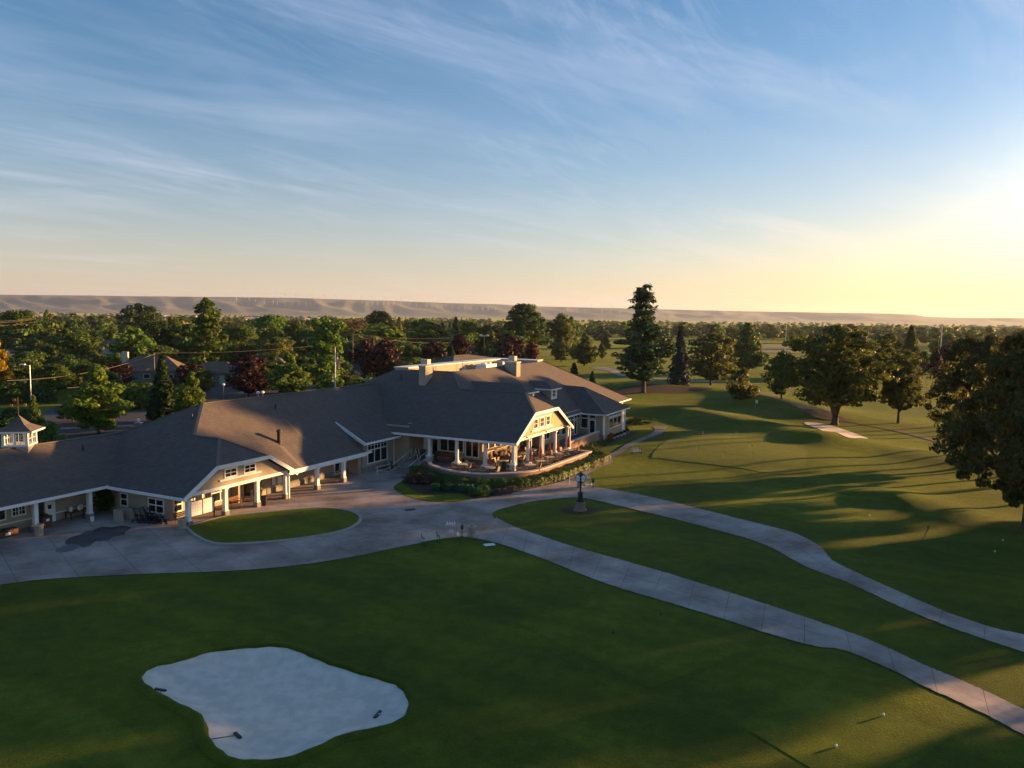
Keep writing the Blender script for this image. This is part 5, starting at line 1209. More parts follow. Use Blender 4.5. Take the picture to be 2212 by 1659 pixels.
# ------------------------------------------------------------------ small things
def vx(p): return (p[0], p[1])
def obj_at(name, p, label, cat, group=None, rz=0.0): return empty(name, p, label, cat, group, rz)
M['slat'] = mat('pale_slats', (.46, .43, .37), (.58, .55, .48), 5, .7)
M['tan_slat'] = mat('tan_slats', (.36, .31, .235), (.44, .39, .30), 6, .75)
M['green_metal'] = mat('green_metal', (.012, .06, .035), rough=.45)
M['orange_cloth'] = mat('orange_canvas', (.30, .075, .030), (.38, .10, .04), 5, .85)
M['tabletop'] = mat('stone_tabletop', (.48, .44, .39), (.58, .54, .48), 6, .5)
M['chair_mesh'] = mat('tan_chair_sling', (.26, .20, .13), (.32, .25, .165), 9, .7)
M['rust_stone'] = mat('pink_granite', (.17, .115, .105), (.24, .17, .155), 9, .7, .2, 20)
M['plastic_white'] = mat('white_plastic', (.74, .74, .72), rough=.4)
M['teak'] = mat('teak', (.20, .085, .035), (.28, .13, .06), 7, .65, .2, 25)
M['wood_pole'] = mat('weathered_pole', (.17, .115, .075), (.24, .17, .12), 3, .9)
M['wire'] = mat('wire', (.20, .17, .13), rough=.6)
# four-faced post clock
p = G(1253, 1103)
ck = obj_at('post_clock', p, 'dark four-faced street clock on a round pink stone pedestal in a ring of bark', 'clock', rz=rad(38))
m_ = MB(); m_.lathe([(.64, 0), (.62, .16), (.57, .20), (.48, .23), (.48, .74), (.44, .80), (.2, .81)], n=24); m_.build('pedestal', M['rust_stone'], ck)
m_ = MB(); m_.cbox((0, 0, .92), (.46, .46, .22)); m_.cbox((0, 0, 1.35), (.32, .32, .66)); m_.cbox((0, 0, 1.7), (.40, .40, .08)); m_.lathe([(.15, 1.72), (.09, 1.86), (.075, 2.0), (.07, 2.6), (.12, 2.66), (.16, 2.72)], n=12); m_.build('post', M['black'], ck)
m_ = MB(); m_.cbox((0, 0, 3.06), (.56, .56, .66))
for k in range(4):
    a = k*math.pi/2; c_, s_ = math.cos(a), math.sin(a)
    Rk = lambda u, v, zz: (c_*u-s_*v, s_*u+c_*v, zz)
    q = MB(T=Rk); q.tube([(.25, 0, 3.06), (.345, 0, 3.06)], [.37, .37], 20); m_.add(q.v, q.f)
m_.lathe([(.34, 3.39), (.2, 3.47), (.1, 3.55), (.05, 3.72)], n=8); m_.build('clock_head', M['black'], ck)
for k in range(4):
    a = k*math.pi/2; c_, s_ = math.cos(a), math.sin(a); Rk = lambda u, v, zz: (c_*u-s_*v, s_*u+c_*v, zz)
    q = MB(T=Rk); q.tube([(.34, 0, 3.06), (.352, 0, 3.06)], [.315, .315], 24); f_ = q.build('dial', M['plastic_white'], ck)
    q = MB(T=Rk)
    for h_ in range(12):
        t_ = h_*math.pi/6; r0, r1 = .23, .285; q.beam((.354, math.sin(t_)*r0, 3.06+math.cos(t_)*r0), (.354, math.sin(t_)*r1, 3.06+math.cos(t_)*r1), .03, .006, (1, 0, 0))
    for t_, l_ in ((rad(248), .15), (rad(130), .22)): q.beam((.358, 0, 3.06), (.358, math.sin(t_)*l_, 3.06+math.cos(t_)*l_), .03, .006, (1, 0, 0))
    q.build('hands', M['black'], f_)
t = spline([(p[0]+1.9*math.cos(a), p[1]+1.35*math.sin(a)) for a in np.linspace(0, 6.28, 9)[:-1]], True, 4); sheet('mulch_ring', t, M['mulch'], .03, .5)
# litter bins
def bin_():
    t = obj_at('litter_bin', (0, 0, 0), 'bin', 'litter bin', 'slatted litter bins')
    m_ = MB(); m_.lathe([(.27, .04), (.27, .86)], n=20); m_.build('liner', M['black'], t)
    m_ = MB()
    for k in range(22):
        a = k*2*math.pi/22; m_.beam((.30*math.cos(a), .30*math.sin(a), .05), (.315*math.cos(a), .315*math.sin(a), .84), .062, .02, (math.cos(a), math.sin(a), 0))
    m_.build('slats', M['tan_slat'], t)
    m_ = MB(); m_.lathe([(.36, .84), (.38, .90), (.36, .95), (.24, .95), (.22, .90)], n=24, cap=False); m_.build('rim', M['tan_slat'], t)
    return t
B0 = bin_()
for i, (pp, lab) in enumerate((((1019, 1160), 'tan slatted bin beside the green ball washer on the near lawn edge'), ((1252.5, 1053), 'tan slatted bin half hidden behind the post clock'),
                               ((84.7, 1158), 'tan slatted bin at a column foot before the left wing'), ((394, 1144), 'tan slatted bin beside the corner column of the gabled porch'))):
    o = B0 if i == 0 else copy_tree(B0, None); o.location = G(*pp); o['label'] = lab
# ball washers
def washer():
    t = obj_at('ball_washer', (0, 0, 0), 'x', 'ball washer', 'green ball washers')
    m_ = MB(); m_.lathe([(.17, 0), (.16, .05), (.035, .07), (.035, .62)], n=12); m_.build('stand', M['green_metal'], t)
    m_ = MB(); m_.lathe([(.07, .6), (.12, .66), (.12, .95), (.09, 1.0), (.03, 1.02), (.03, 1.12), (.05, 1.14)], n=12); m_.build('washer_body', M['green_metal'], t)
    m_ = MB(); m_.box(-.14, .14, .12, .15, .5, .62); m_.build('towel', M['plastic_white'], t); return t
WB = washer(); WB.location = G(998, 1160); WB['label'] = 'dark green ball washer between the bottle rack and the bin'
o = copy_tree(WB, G(1281, 1055), label='dark green ball washer on the lawn right of the post clock')
# seed bottle racks
def rack():
    t = obj_at('bottle_rack', (0, 0, 0), 'x', 'rack', 'racks of seed bottles')
    m_ = MB()
    for x in (-.42, .42): m_.tube([(x, 0, 0), (x, 0, 1.12)], .022, 6)
    for z in (.35, .98): m_.box(-.42, .42, -.08, .08, z-.02, z+.01)
    m_.build('frame', M['steel'], t)
    for z, xs in ((.99, (-.3, -.1, .1, .3)), (.36, (-.1, .1))):
        for x in xs: m_ = MB(); m_.lathe([(.07, 0), (.075, .16), (.03, .22), (.03, .28)], (x, 0, z), 8); m_.build('bottle', M['plastic_white'], t)
    return t
RK = rack(); RK.location = G(974, 1160); RK.rotation_euler = (0, 0, .1); RK['label'] = 'white bottle rack at the near lawn edge left of the ball washer'
o = copy_tree(RK, G(1267, 1053), rz=-.3, label='white bottle rack behind the post clock')
t = MB(); t.lathe([(.09, 0), (.09, .24), (.03, .32), (.03, .38)], n=10); t = t.build('bottle', M['plastic_white']); t.location = G(988, 1157); tag(t, 'single white bottle standing on the paving between rack and ball washer', 'bottle')
t = MB(); t.tube([(0, 0, 0), (0, 0, 1.15)], .035, 8); t.lathe([(.09, 0), (.09, .03)], n=10); t = t.build('marker_post', M['plastic_white']); t.location = G(1230, 1049); tag(t, 'thin white post left of the post clock', 'post')
# benches
def park_bench(name, L_, wood, frame):
    t = obj_at(name, (0, 0, 0), 'x', 'bench')
    m_ = MB()
    for k in range(4): m_.box(-L_/2, L_/2, -.02+k*.11-.0, .07+k*.11, .42, .45)
    m_.build('seat', wood, t)
    m_ = MB()
    for k in range(3): m_.beam((-L_/2, -.08-k*.045, .55+k*.13), (L_/2, -.08-k*.045, .55+k*.13), .025, .1)
    m_.build('backrest', wood, t)
    for s in (-1, 1):
        x = s*(L_/2-.12); m_ = MB(); m_.beam((x, .38, 0), (x, .34, .42), .05, .05, (1, 0, 0)); m_.build('leg', frame, t)
        m_ = MB(); m_.beam((x, -.06, 0), (x, -.03, .42), .05, .05, (1, 0, 0)); m_.beam((x, -.03, .42), (x, -.2, .9), .05, .05, (1, 0, 0)); m_.build('leg', frame, t)
        m_ = MB(); m_.beam((x, .36, .44), (x, .36, .64), .04, .04, (1, 0, 0)); m_.beam((x, .4, .65), (x, -.1, .65), .05, .04); m_.build('armrest', frame, t)
    return t
def dirz(p, q): return math.atan2(q[1]-p[1], q[0]-p[0])
BN = park_bench('park_bench', 1.55, M['slat'], M['green_metal'])
pa, pb = G(908, 1178), G(949, 1172); BN.location = ((pa[0]+pb[0])/2, (pa[1]+pb[1])/2, pa[2]); BN.rotation_euler = (0, 0, dirz(pa, pb)+math.pi*1); BN['label'] = 'white slatted bench on the near lawn edge left of the bottle rack'; BN['group'] = 'white slatted benches'
BN.rotation_euler = (0, 0, dirz(pa, pb)+math.pi)
o = copy_tree(BN, G(1373, 981), rz=rad(200), label='white slatted bench on the grass beside the narrow walkway')
WBN = park_bench('wooden_bench', 1.5, M['teak'], M['teak']); q = W(52.0, -54.4); WBN.location = (q[0], q[1], .19); WBN.rotation_euler = (0, 0, math.pi/2-TH+math.pi); WBN['label'] = 'teak bench under the porch below the double window'; WBN['group'] = 'teak benches'
q = W(45.9, -54.0); o = copy_tree(WBN, (q[0], q[1], .19), label='teak bench below the sunlit window at the porch corner')
UROT = math.pi/2-TH
# notice board
nb = obj_at('notice_board', W(47.2, -53, .15), 'large white two-panel notice board on dark legs before the porch', 'notice board', rz=UROT)
m_ = MB()
for x in (-1.25, 0, 1.25): m_.box(x-.035, x+.035, -.04, .04, 0 if x else .55, 1.9)
m_.box(-1.25, 1.25, -.035, .035, 1.86, 1.93); m_.box(-1.25, 1.25, -.035, .035, .52, .58)
for x in (-1.25, 1.25): m_.box(x-.05, x+.05, -.35, .35, 0, .05)
m_.build('frame', M['black'], nb)
for s in (-1, 1):
    m_ = MB(); m_.box(s*.62-.57, s*.62+.57, -.02, .02, .60, 1.84); b_ = m_.build('board', M['plastic_white'], nb)
    m_ = MB()
    for c in range(4 if s < 0 else 2):
        for r_ in range(9 if s < 0 else 3):
            x0 = s*.62-.48+c*.25; m_.box(x0, x0+.12+.06*((r_*7+c*3) % 3)/2, -.024, -.021, 1.66-r_*.085, 1.69-r_*.085)
    m_.build('print', mat('grey_print', (.35, .34, .33)), b_)
# sandwich sign, dark bins
t = obj_at('sandwich_board', W(77.35, -50.9, 1.05), 'small easel sign board at the top of the patio steps', 'sign', rz=UROT+1.2)
m_ = MB(); m_.beam((-.3, -.22, 0), (-.3, 0, 1.15), .04, .04); m_.beam((.3, -.22, 0), (.3, 0, 1.15), .04, .04); m_.beam((-.3, .22, 0), (-.3, 0, 1.15), .04, .04); m_.beam((.3, .22, 0), (.3, 0, 1.15), .04, .04); m_.build('easel', M['white_metal'], t)
m_ = MB(); m_.add([(-.28, -.18, .35), (.28, -.18, .35), (.28, -.03, 1.1), (-.28, -.03, 1.1)], [(0, 1, 2, 3)]); m_.build('poster', M['black'], t)
def dark_bin():
    t = obj_at('dark_bin', (0, 0, 0), 'x', 'bin', 'dark square bins'); m_ = MB(); m_.box(-.25, .25, -.25, .25, 0, .82); m_.build('bin_body', M['black'], t); m_ = MB(); m_.box(-.28, .28, -.28, .28, .83, .9); m_.build('lid', M['black'], t); return t
DB = dark_bin(); DB.location = W(78.3, -50.6, 1.05); DB['label'] = 'black bin by the white door at the top of the patio steps'
copy_tree(DB, W(76.2, -38.7, 1.05), label='black bin behind the corner column of the patio'); copy_tree(DB, W(77.3, -45.1, 1.05), label='black bin behind the second patio column'); copy_tree(DB, W(53.7, -52.3, .15), label='black bin at the foot of the third porch column')
# ------------------------------------------------------------------ patio furniture
def round_table():
    t = obj_at('round_table', (0, 0, 0), 'x', 'table', 'round patio tables')
    m_ = MB(); m_.lathe([(.56, .715), (.60, .73), (.60, .75), (.05, .755)], n=28); m_.build('tabletop', M['tabletop'], t)
    m_ = MB(); m_.lathe([(.3, 0), (.28, .03), (.04, .06), (.04, .715)], n=12); m_.build('pedestal', M['black'], t); return t
def umbrella():
    t = obj_at('closed_umbrella', (0, 0, 0), 'x', 'umbrella', 'closed orange umbrellas')
    m_ = MB(); m_.tube([(0, 0, .755), (0, 0, 2.5)], .022, 8); m_.build('pole', M['dark_wood'], t)
    m_ = MB(); n = 16; prof = [(.13, 1.02), (.17, 1.12), (.135, 1.45), (.11, 1.6), (.13, 1.75), (.10, 2.1), (.05, 2.36), (.015, 2.44)]; vs_ = []; fs_ = []
    for i, (r_, z_) in enumerate(prof):
        for k in range(n): a = 2*math.pi*k/n; rr = r_*(1+.22*(1 if k % 2 else -1)*(1 if i < 6 else .3)); vs_.append((rr*math.cos(a), rr*math.sin(a), z_+(.04*(k % 3) if i == 0 else 0)))
    for i in range(len(prof)-1):
        for k in range(n): fs_.append((i*n+k, i*n+(k+1) % n, (i+1)*n+(k+1) % n, (i+1)*n+k))
    m_.add(vs_, fs_); m_.build('folded_canopy', M['orange_cloth'], t); return t
def chair():
    t = obj_at('patio_chair', (0, 0, 0), 'x', 'chair', 'patio chairs')
    m_ = MB(); m_.box(-.23, .23, -.23, .23, .42, .45); m_.build('seat', M['chair_mesh'], t)
    m_ = MB(); m_.add([(-.22, -.22, .47), (.22, -.22, .47), (.21, -.33, .95), (-.21, -.33, .95), (-.22, -.245, .47), (.22, -.245, .47), (.21, -.355, .95), (-.21, -.355, .95)], [(0, 1, 2, 3), (7, 6, 5, 4), (0, 4, 5, 1), (1, 5, 6, 2), (2, 6, 7, 3), (3, 7, 4, 0)]); m_.build('backrest', M['chair_mesh'], t)
    for sx in (-1, 1):
        for sy in (-1, 1): m_ = MB(); m_.beam((sx*.24, sy*.25, 0), (sx*.23, sy*.22, .42), .035, .035); m_.build('leg', M['black'], t)
        m_ = MB(); m_.tube([(sx*.25, -.26, .62), (sx*.25, .2, .65), (sx*.25, .22, .43)], .018, 6); m_.build('armrest', M['black'], t)
    return t
TBL, UMB, CH = round_table(), umbrella(), chair(); used = [0, 0, 0]
def put(proto_, i, loc, rz, lab):
    if used[i] == 0: o = proto_; o.location = loc; o.rotation_euler = (0, 0, rz); o['label'] = lab; used[i] = 1
    else: o = copy_tree(proto_, loc, rz=rz, label=lab)
    return o
ORD = ['first', 'second', 'third', 'fourth', 'fifth', 'sixth', 'seventh']
RT = [(73.4, -42.4), (73.3, -38.9), (76.9, -35.75), (79.5, -35.7), (82.2, -35.8), (85.1, -36.0), (87.9, -35.8)]
for i, (a_, b_) in enumerate(RT):
    pos = f'{ORD[i]} round table from the steps'
    put(TBL, 0, W(a_, b_, 1.05), 0, 'pale '+pos+' along the patio wall')
    if i: put(UMB, 1, W(a_, b_, 1.05), i*.7, f'closed orange umbrella in the {pos}')
    for k, ph in enumerate((200, 320, 70) if i < 2 else (215, 335, 95)):
        a = rad(ph+i*7); q = W(a_, b_, 1.05); x, y = q[0]+.86*math.cos(a), q[1]+.86*math.sin(a)
        put(CH, 2, (x, y, 1.05), a+math.pi/2, f'tan chair at the {pos}, '+('left side', 'near side', 'far side')[k])
def sq_table():
    t = obj_at('square_table', (0, 0, 0), 'x', 'table', 'square tables under the patio roof')
    m_ = MB(); m_.box(-.55, .55, -.42, .42, .71, .75); m_.build('tabletop', M['tabletop'], t)
    for sx in (-1, 1):
        for sy in (-1, 1): m_ = MB(); m_.box(sx*.48-.03, sx*.48+.03, sy*.35-.03, sy*.35+.03, 0, .71); m_.build('leg', M['black'], t)
    return t
ST = sq_table(); SQ = [(78.2, -41.5, 'behind the third patio column'), (77.4, -39.4, 'just behind the corner column'), (80.8, -39.4, 'between the corner and next columns'), (85.9, -39.6, 'behind the middle of the gable columns'), (83.2, -39.6, 'in the middle of the covered patio'), (84.4, -42.2, 'deep under the gable by the bar')]
for i, (a_, b_, s) in enumerate(SQ):
    if i == 0: ST.location = W(a_, b_, 1.05); ST.rotation_euler = (0, 0, UROT); ST['label'] = 'square table '+s
    else: copy_tree(ST, W(a_, b_, 1.05), rz=UROT, label='square table '+s)
    for k, (da, db) in enumerate(((0, -.75), (0, .75))):
        q = W(a_+da, b_+db, 1.05); put(CH, 2, q, UROT+(0 if k == 0 else math.pi)+(math.pi if True else 0), 'tan chair at the square table '+s+(', inner' if k == 0 else ', outer'))
def sofa(a_, b_, rz, lab):
    t = obj_at('wicker_sofa', W(a_, b_, 1.05), lab, 'sofa', 'dark wicker sofas', rz)
    m_ = MB(); m_.box(-.95, .95, -.4, .4, .06, .40); m_.box(-.95, .95, -.42, -.26, .40, .85); m_.box(-1.05, -.9, -.4, .4, .05, .62); m_.box(.9, 1.05, -.4, .4, .05, .62); m_.build('frame', M['dark_wood'], t)
    for s in (-1, 1): m_ = MB(); m_.box(s*.45-.43, s*.45+.43, -.24, .38, .41, .55); m_.build('cushion', mat('rust_cushion', (.16, .055, .03), (.2, .08, .045), 5), t)
sofa(78.9, -48.2, UROT-math.pi/2, 'dark wicker sofa below the patio windows'); sofa(77.4, -46.9, UROT+math.pi/2, 'dark wicker sofa facing the patio windows')
t = obj_at('bar_counter', W(84.5, -43.2, 1.05), 'long bar counter with a pale top along the glazed front', 'counter', rz=UROT)
m_ = MB(); m_.box(-4.5, 4.5, -.25, .25, 0, 1.0); m_.build('counter_base', M['dark_wood'], t); m_ = MB(); m_.box(-4.6, 4.6, -.42, .35, 1.0, 1.06); m_.build('counter_top', M['tabletop'], t)
def stool():
    t = obj_at('bar_stool', (0, 0, 0), 'tan bar stool standing in the row before the bar counter', 'stool', 'row of bar stools'); m_ = MB(); m_.lathe([(.18, .70), (.19, .76), (.05, .77)], n=12); m_.build('seat', M['chair_mesh'], t)
    for k in range(4): a = k*math.pi/2+.78; m_ = MB(); m_.beam((.22*math.cos(a), .22*math.sin(a), 0), (.12*math.cos(a), .12*math.sin(a), .7), .03, .03); m_.build('leg', M['black'], t)
    return t
SL = stool()
for i in range(6):
    q = W(81.2+i*1.25, -42.4, 1.05)
    if i: copy_tree(SL, q)
    else: SL.location = q
# handrails
for i, (b_, s) in enumerate(((-51.3, 'left'), (-49.1, 'right'))):
    t = obj_at('handrail', W(73, b_, .15), f'white steel handrail on the {s} side of the patio steps', 'handrail', 'stair handrails'); m_ = MB(T=lambda a, b, z: tuple(np.array(W(a, b, z))-np.array(W(73, b_, .15))))
    m_.tube([(72.8, b_, .95), (76.9, b_, 2.15)], .025, 6)
    for a_, z_ in ((73.2, .4), (75.0, .95), (76.7, 1.4)): m_.tube([(a_, b_, z_), (a_, b_, z_+.68)], .02, 6)
    t2 = m_.build('rail', M['white_metal'], t)
t = obj_at('guard_rail', W(71.2, -51.6, .15), 'white guard rail round the sunken area beside the patio steps', 'railing'); O = np.array(W(71.2, -51.6, .15)); m_ = MB(T=lambda a, b, z: tuple(np.array(W(a, b, z))-O))
for a_, b_ in ((70.2, -51.5), (72.5, -51.4)): m_.tube([(a_, b_, .15), (a_, b_, 1.1)], .025, 6)
for z_ in (.62, 1.1): m_.tube([(70.0, -51.6, z_-.1), (70.3, -51.5, z_), (72.5, -51.4, z_), (72.8, -51.9, z_+.2)], .022, 6)
m_.build('rail', M['white_metal'], t)
# ------------------------------------------------------------------ cart yard at the left
t = obj_at('open_cabinet', W(43.7, -58.5, .15), 'tan open-fronted box cabinet beside the push carts', 'cabinet', rz=UROT)
m_ = MB()
for bx in ((-.5, -.44, -.6, .6, 0, 1.05), (.44, .5, -.6, .6, 0, 1.05), (-.5, .5, .56, .62, 0, 1.05), (-.5, .5, -.62, .56, .0, .06)): m_.box(*bx)
m_.build('cabinet_body', M['stucco'], t)
def push_cart():
    t = obj_at('push_cart', (0, 0, 0), 'x', 'push cart', 'row of black golf push carts')
    m_ = MB(); m_.beam((0, .35, .2), (0, -.35, .75), .06, .06); m_.beam((0, -.35, .75), (0, -.62, 1.05), .04, .04); m_.tube([(-.2, -.64, 1.06), (.2, -.64, 1.06)], .025, 6); m_.beam((-.3, -.2, .16), (.3, -.2, .16), .04, .04); m_.beam((0, -.2, .18), (0, .35, .2), .04, .04); m_.box(-.12, .12, -.18, .02, .5, .66); m_.build('frame', M['black'], t)
    for x, y in ((-.32, -.2), (.32, -.2), (0, .45)):
        w_ = MB(); w_.tube([(x-.03, y, .16), (x+.03, y, .16)], [.16, .16], 14); o_ = w_.build('wheel', M['black'], t); h_ = MB(); h_.tube([(x-.034, y, .16), (x+.034, y, .16)], [.06, .06], 10); h_.build('hub', M['steel'], o_)
    return t
PC = push_cart()
cart_pos = [(44.0, -57.2), (44.15, -56.75), (44.3, -56.3), (44.45, -55.85), (44.6, -55.4), (44.75, -54.95), (44.9, -57.0), (45.0, -56.5)]
for i, (a_, b_) in enumerate(cart_pos):
    lab = ['black push cart nearest the open cabinet', 'black push cart nested second from the open cabinet', 'black push cart in the middle of the nested row, left one', 'black push cart in the middle of the nested row, right one', 'black push cart second from the porch corner', 'black push cart nearest the porch corner', 'black push cart against the wall behind the row', 'black push cart under the double window behind the row'][i]
    o = PC if i == 0 else copy_tree(PC, None); o.location = W(a_, b_, .19); o.rotation_euler = (0, 0, UROT+math.pi*.9+i*.04); o['label'] = lab
t = obj_at('work_table', W(42.6, -63.0, .15), 'low brown table with white buckets by the wall of the left wing', 'table', rz=UROT); m_ = MB(); m_.box(-.9, .9, -.4, .4, .62, .68); m_.build('tabletop', M['dark_wood'], t)
for sx in (-1, 1):
    for sy in (-1, 1): m_ = MB(); m_.box(sx*.8-.04, sx*.8+.04, sy*.33-.04, sy*.33+.04, 0, .62); m_.build('leg', M['dark_wood'], t)
def bucket():
    t = obj_at('bucket', (0, 0, 0), 'x', 'bucket', 'white buckets'); m_ = MB(); m_.lathe([(.14, 0), (.165, .36), (.175, .38), (.15, .38), (.12, .05)], n=14); m_.build('pail', M['plastic_white'], t); m_ = MB(); m_.tube([(-.16, 0, .34), (-.1, .12, .2), (0, .17, .15), (.1, .12, .2), (.16, 0, .34)], .008, 5); m_.build('handle', M['steel'], t); return t
BK = bucket(); BK.location = W(42.45, -60.8, .19); BK['label'] = 'white bucket standing alone on the dark paving'
for a_, b_, s in ((42.1, -63.1, 'leftmost on the low brown table'), (42.75, -62.9, 'in the middle of the low brown table'), (43.1, -63.15, 'at the right end of the low brown table')): copy_tree(BK, W(a_, b_, .83), label='white bucket '+s)
t = obj_at('podium', W(39.35, -62.3, .15), 'brown starter podium with a black box on it by the open door', 'podium', rz=UROT); m_ = MB(); m_.box(-.4, .4, -.3, .3, 0, .95); m_.build('stand', M['dark_wood'], t); m_ = MB(); m_.box(-.43, .43, -.34, .32, .95, 1.0); m_.box(-.3, .1, -.2, .2, 1.0, 1.2); m_.build('top', M['black'], t); m_ = MB(); m_.box(-.12, .16, -.312, -.302, .6, .8); m_.build('notice', M['plastic_white'], t)
t = obj_at('storage_chest', W(36.3, -62.4, .15), 'dark storage chest with a white notice at the left edge of the picture', 'chest', rz=UROT); m_ = MB(); m_.box(-.7, .7, -.35, .35, 0, .55); m_.build('chest_body', M['dark_wood'], t); m_ = MB(); m_.box(-.73, .73, -.38, .38, .55, .62); m_.build('lid', M['black'], t); m_ = MB(); m_.box(-.3, .1, -.362, -.352, .2, .4); m_.build('notice', M['plastic_white'], t)
t = obj_at('club_rack', W(43.6, -63.55, 1.3), 'rack of golf clubs hung on the shaded wall of the left wing', 'rack', rz=UROT); m_ = MB(); m_.box(-.6, .6, -.06, 0, .62, .70); m_.build('board', M['dark_wood'], t)
for k in range(7): m_ = MB(); m_.tube([(-.5+k*.165, -.07, .68), (-.5+k*.165, -.07, -.08)], .012, 5); m_.cbox((-.5+k*.165+.03, -.07, -.1), (.1, .05, .05)); m_.build('club', M['steel'], t)
for a_, s in ((54.3, 'left'), (55.5, 'right')):
    t = obj_at('bollard', W(a_, -54.4, .15), f'tan round bollard at the {s} of the dark passage', 'bollard', 'bollards at the passage'); m_ = MB(); m_.lathe([(.11, 0), (.11, 1.05), (.09, 1.12), (.02, 1.15)], n=12); m_.build('shaft', M['tan_slat'], t); m_ = MB(); m_.lathe([(.118, .82), (.118, .9)], n=12, cap=False); m_.build('band', M['black'], t)
# drain and ground plates
t = MB(); t.box(-.5, .5, -.35, .35, 0, .02)
for k in range(9): t.box(-.45+k*.1, -.40+k*.1, -.3, .3, .02, .03)
t = t.build('drain_grate', M['black']); t.location = [a+b for a, b in zip(G(886, 1102), (0, 0, .04))]; t.rotation_euler = (0, 0, .5); tag(t, 'square black drain grate in the paving below the flower bed', 'drain')
for (x, y), s in (((1057, 1178.5), 'on the near lawn behind the litter bin'), ((1273, 1048.5), 'on the lawn by the second ball washer')):
    t = MB(); t.box(-.42, .42, -.26, .26, 0, .05); t = t.build('ground_plate', M['plastic_white']); q = G(x, y); t.location = (q[0], q[1], q[2]+.05); t.rotation_euler = (0, 0, .35); tag(t, 'flat white yardage plate '+s, 'plate', 'yardage plates')
for x, y, s in ((1119.5, 1050.5, 'left'), (1198, 1037, 'right')):
    t = MB(); t.tube([(0, 0, 0), (0, 0, .3)], .02, 6); t.lathe([(.14, .28), (.12, .33), (.02, .35)], n=10); t = t.build('path_light', M['plastic_white']); t.location = G(x, y); tag(t, f'small white path light in the bed below the hedge, {s} one', 'path light', 'path lights')
# rakes
def rake(h0, h1, end, lab):
    A, Bq, E_ = G(*h0), G(*h1), G(*end); z = .05
    O = np.array([(A[0]+Bq[0])/2, (A[1]+Bq[1])/2, min(A[2], Bq[2])+z]); t = obj_at('bunker_rake', tuple(O), lab, 'rake', 'bunker rakes')
    m_ = MB(); m_.beam(np.array([A[0], A[1], A[2]+z])-O, np.array([Bq[0], Bq[1], Bq[2]+z])-O, .14, .08); m_.build('rake_head', M['black'], t)
    m_ = MB(); m_.tube([(0, 0, .03), tuple(np.array([E_[0], E_[1], E_[2]+.07])-O)], .018, 6); m_.build('handle', M['green_metal'] if 'left' in lab else M['steel'], t)
cb = lambda x, y: (223+x*.3276, 1338+y*.3276)
rake(cb(340, 465), cb(415, 477), cb(380, 515), 'rake with its head near the upper left edge of the front bunker')
rake(cb(868, 755), cb(905, 790), cb(690, 802), 'rake lying from the lower left edge of the front bunker')
rake(cb(1790, 655), cb(1828, 610), cb(1990, 635), 'rake lying from the right end of the front bunker')
# tee markers, flags
TM = [(1324.6, 1368.6, 0, 'dark ball marker on the tee below the near path'), (1427, 1329, 0, 'dark ball marker at the upper corner of the tee below the near path'), (1908, 1547, 1, 'white ball marker on the lower right tee, upper one'), (1806, 1615, 1, 'white ball marker on the lower right tee, lower one'), (1878, 1115, 1, 'white ball marker on the right tee above the clubside path'), (1847, 1138, 0, 'dark ball marker below the white one on the right tee'), (2166, 1169, 1, 'white ball marker on the sunlit tee by the largest tree, upper one'), (2149, 1193, 1, 'white ball marker on the sunlit tee by the largest tree, lower one'), (1400, 1030, 0, 'dark ball marker on the lawn below the putting green, right one'), (1362, 1046, 0, 'dark ball marker on the lawn below the putting green, left one'), (1662, 1089, 0, 'dark ball marker at the left end of the right tee')]
for x, y, c, lab in TM:
    t = MB(); t.lathe([(.03, -.04), (.03, .03), (.045, .05), (.06, .085), (.06, .11), (.04, .14), (.01, .15)], n=12); t = t.build('tee_marker', M['plastic_white'] if c else M['black'], sm=True); t.location = G(x, y); tag(t, lab, 'tee marker', 'tee markers')
M['yellow'] = mat('yellow_flag', (.80, .62, .06), rough=.8)
q3 = lambda x, y: (1226.3+x*.252, 836.1+y*.252)
FL = [(1155, 430, 'far left'), (1440, 432, 'far middle'), (1672, 443, 'far right'), (1345, 492, 'centre'), (1660, 494, 'right of the centre'), (1105, 540, 'leftmost'), (1572, 547, 'right, third from the back'), (1330, 605, 'nearest, left one'), (1572, 606, 'nearest, right one')]
def flag(name, p, hgt_, mt, lab, grp):
    t = obj_at(name, p, lab, 'golf flag', grp); m_ = MB(); m_.tube([(0, 0, 0), (0, 0, hgt_)], .008, 6); m_.build('flagstick', M['plastic_white'], t)
    m_ = MB(); s = hgt_*.45; m_.add([(0, 0, hgt_), (s*.5, -.02, hgt_-s*.15), (s*.45, .03, hgt_-s*.85), (0, 0, hgt_-s*.7), (0, .02, hgt_), (s*.5, .0, hgt_-s*.15), (s*.45, .05, hgt_-s*.85), (0, .02, hgt_-s*.7)], [(0, 1, 2, 3), (7, 6, 5, 4), (0, 4, 5, 1), (1, 5, 6, 2), (2, 6, 7, 3), (3, 7, 4, 0)]); m_.build('flag_cloth', mt, t)
for x, y, s in FL: flag('putting_flag', G(*q3(x, y)), .85, M['yellow'], f'small yellow flag on the putting green, {s}', 'putting green flags')
flag('golf_flag', G(*q3(1607, 200)), 2.1, M['plastic_white'], 'tall white flag on the far green below the round shrub', 'fairway flags'); flag('golf_flag', G(1297, 812), 2.1, M['plastic_white'], 'white flag on the distant green beyond the far roof slope', 'fairway flags')
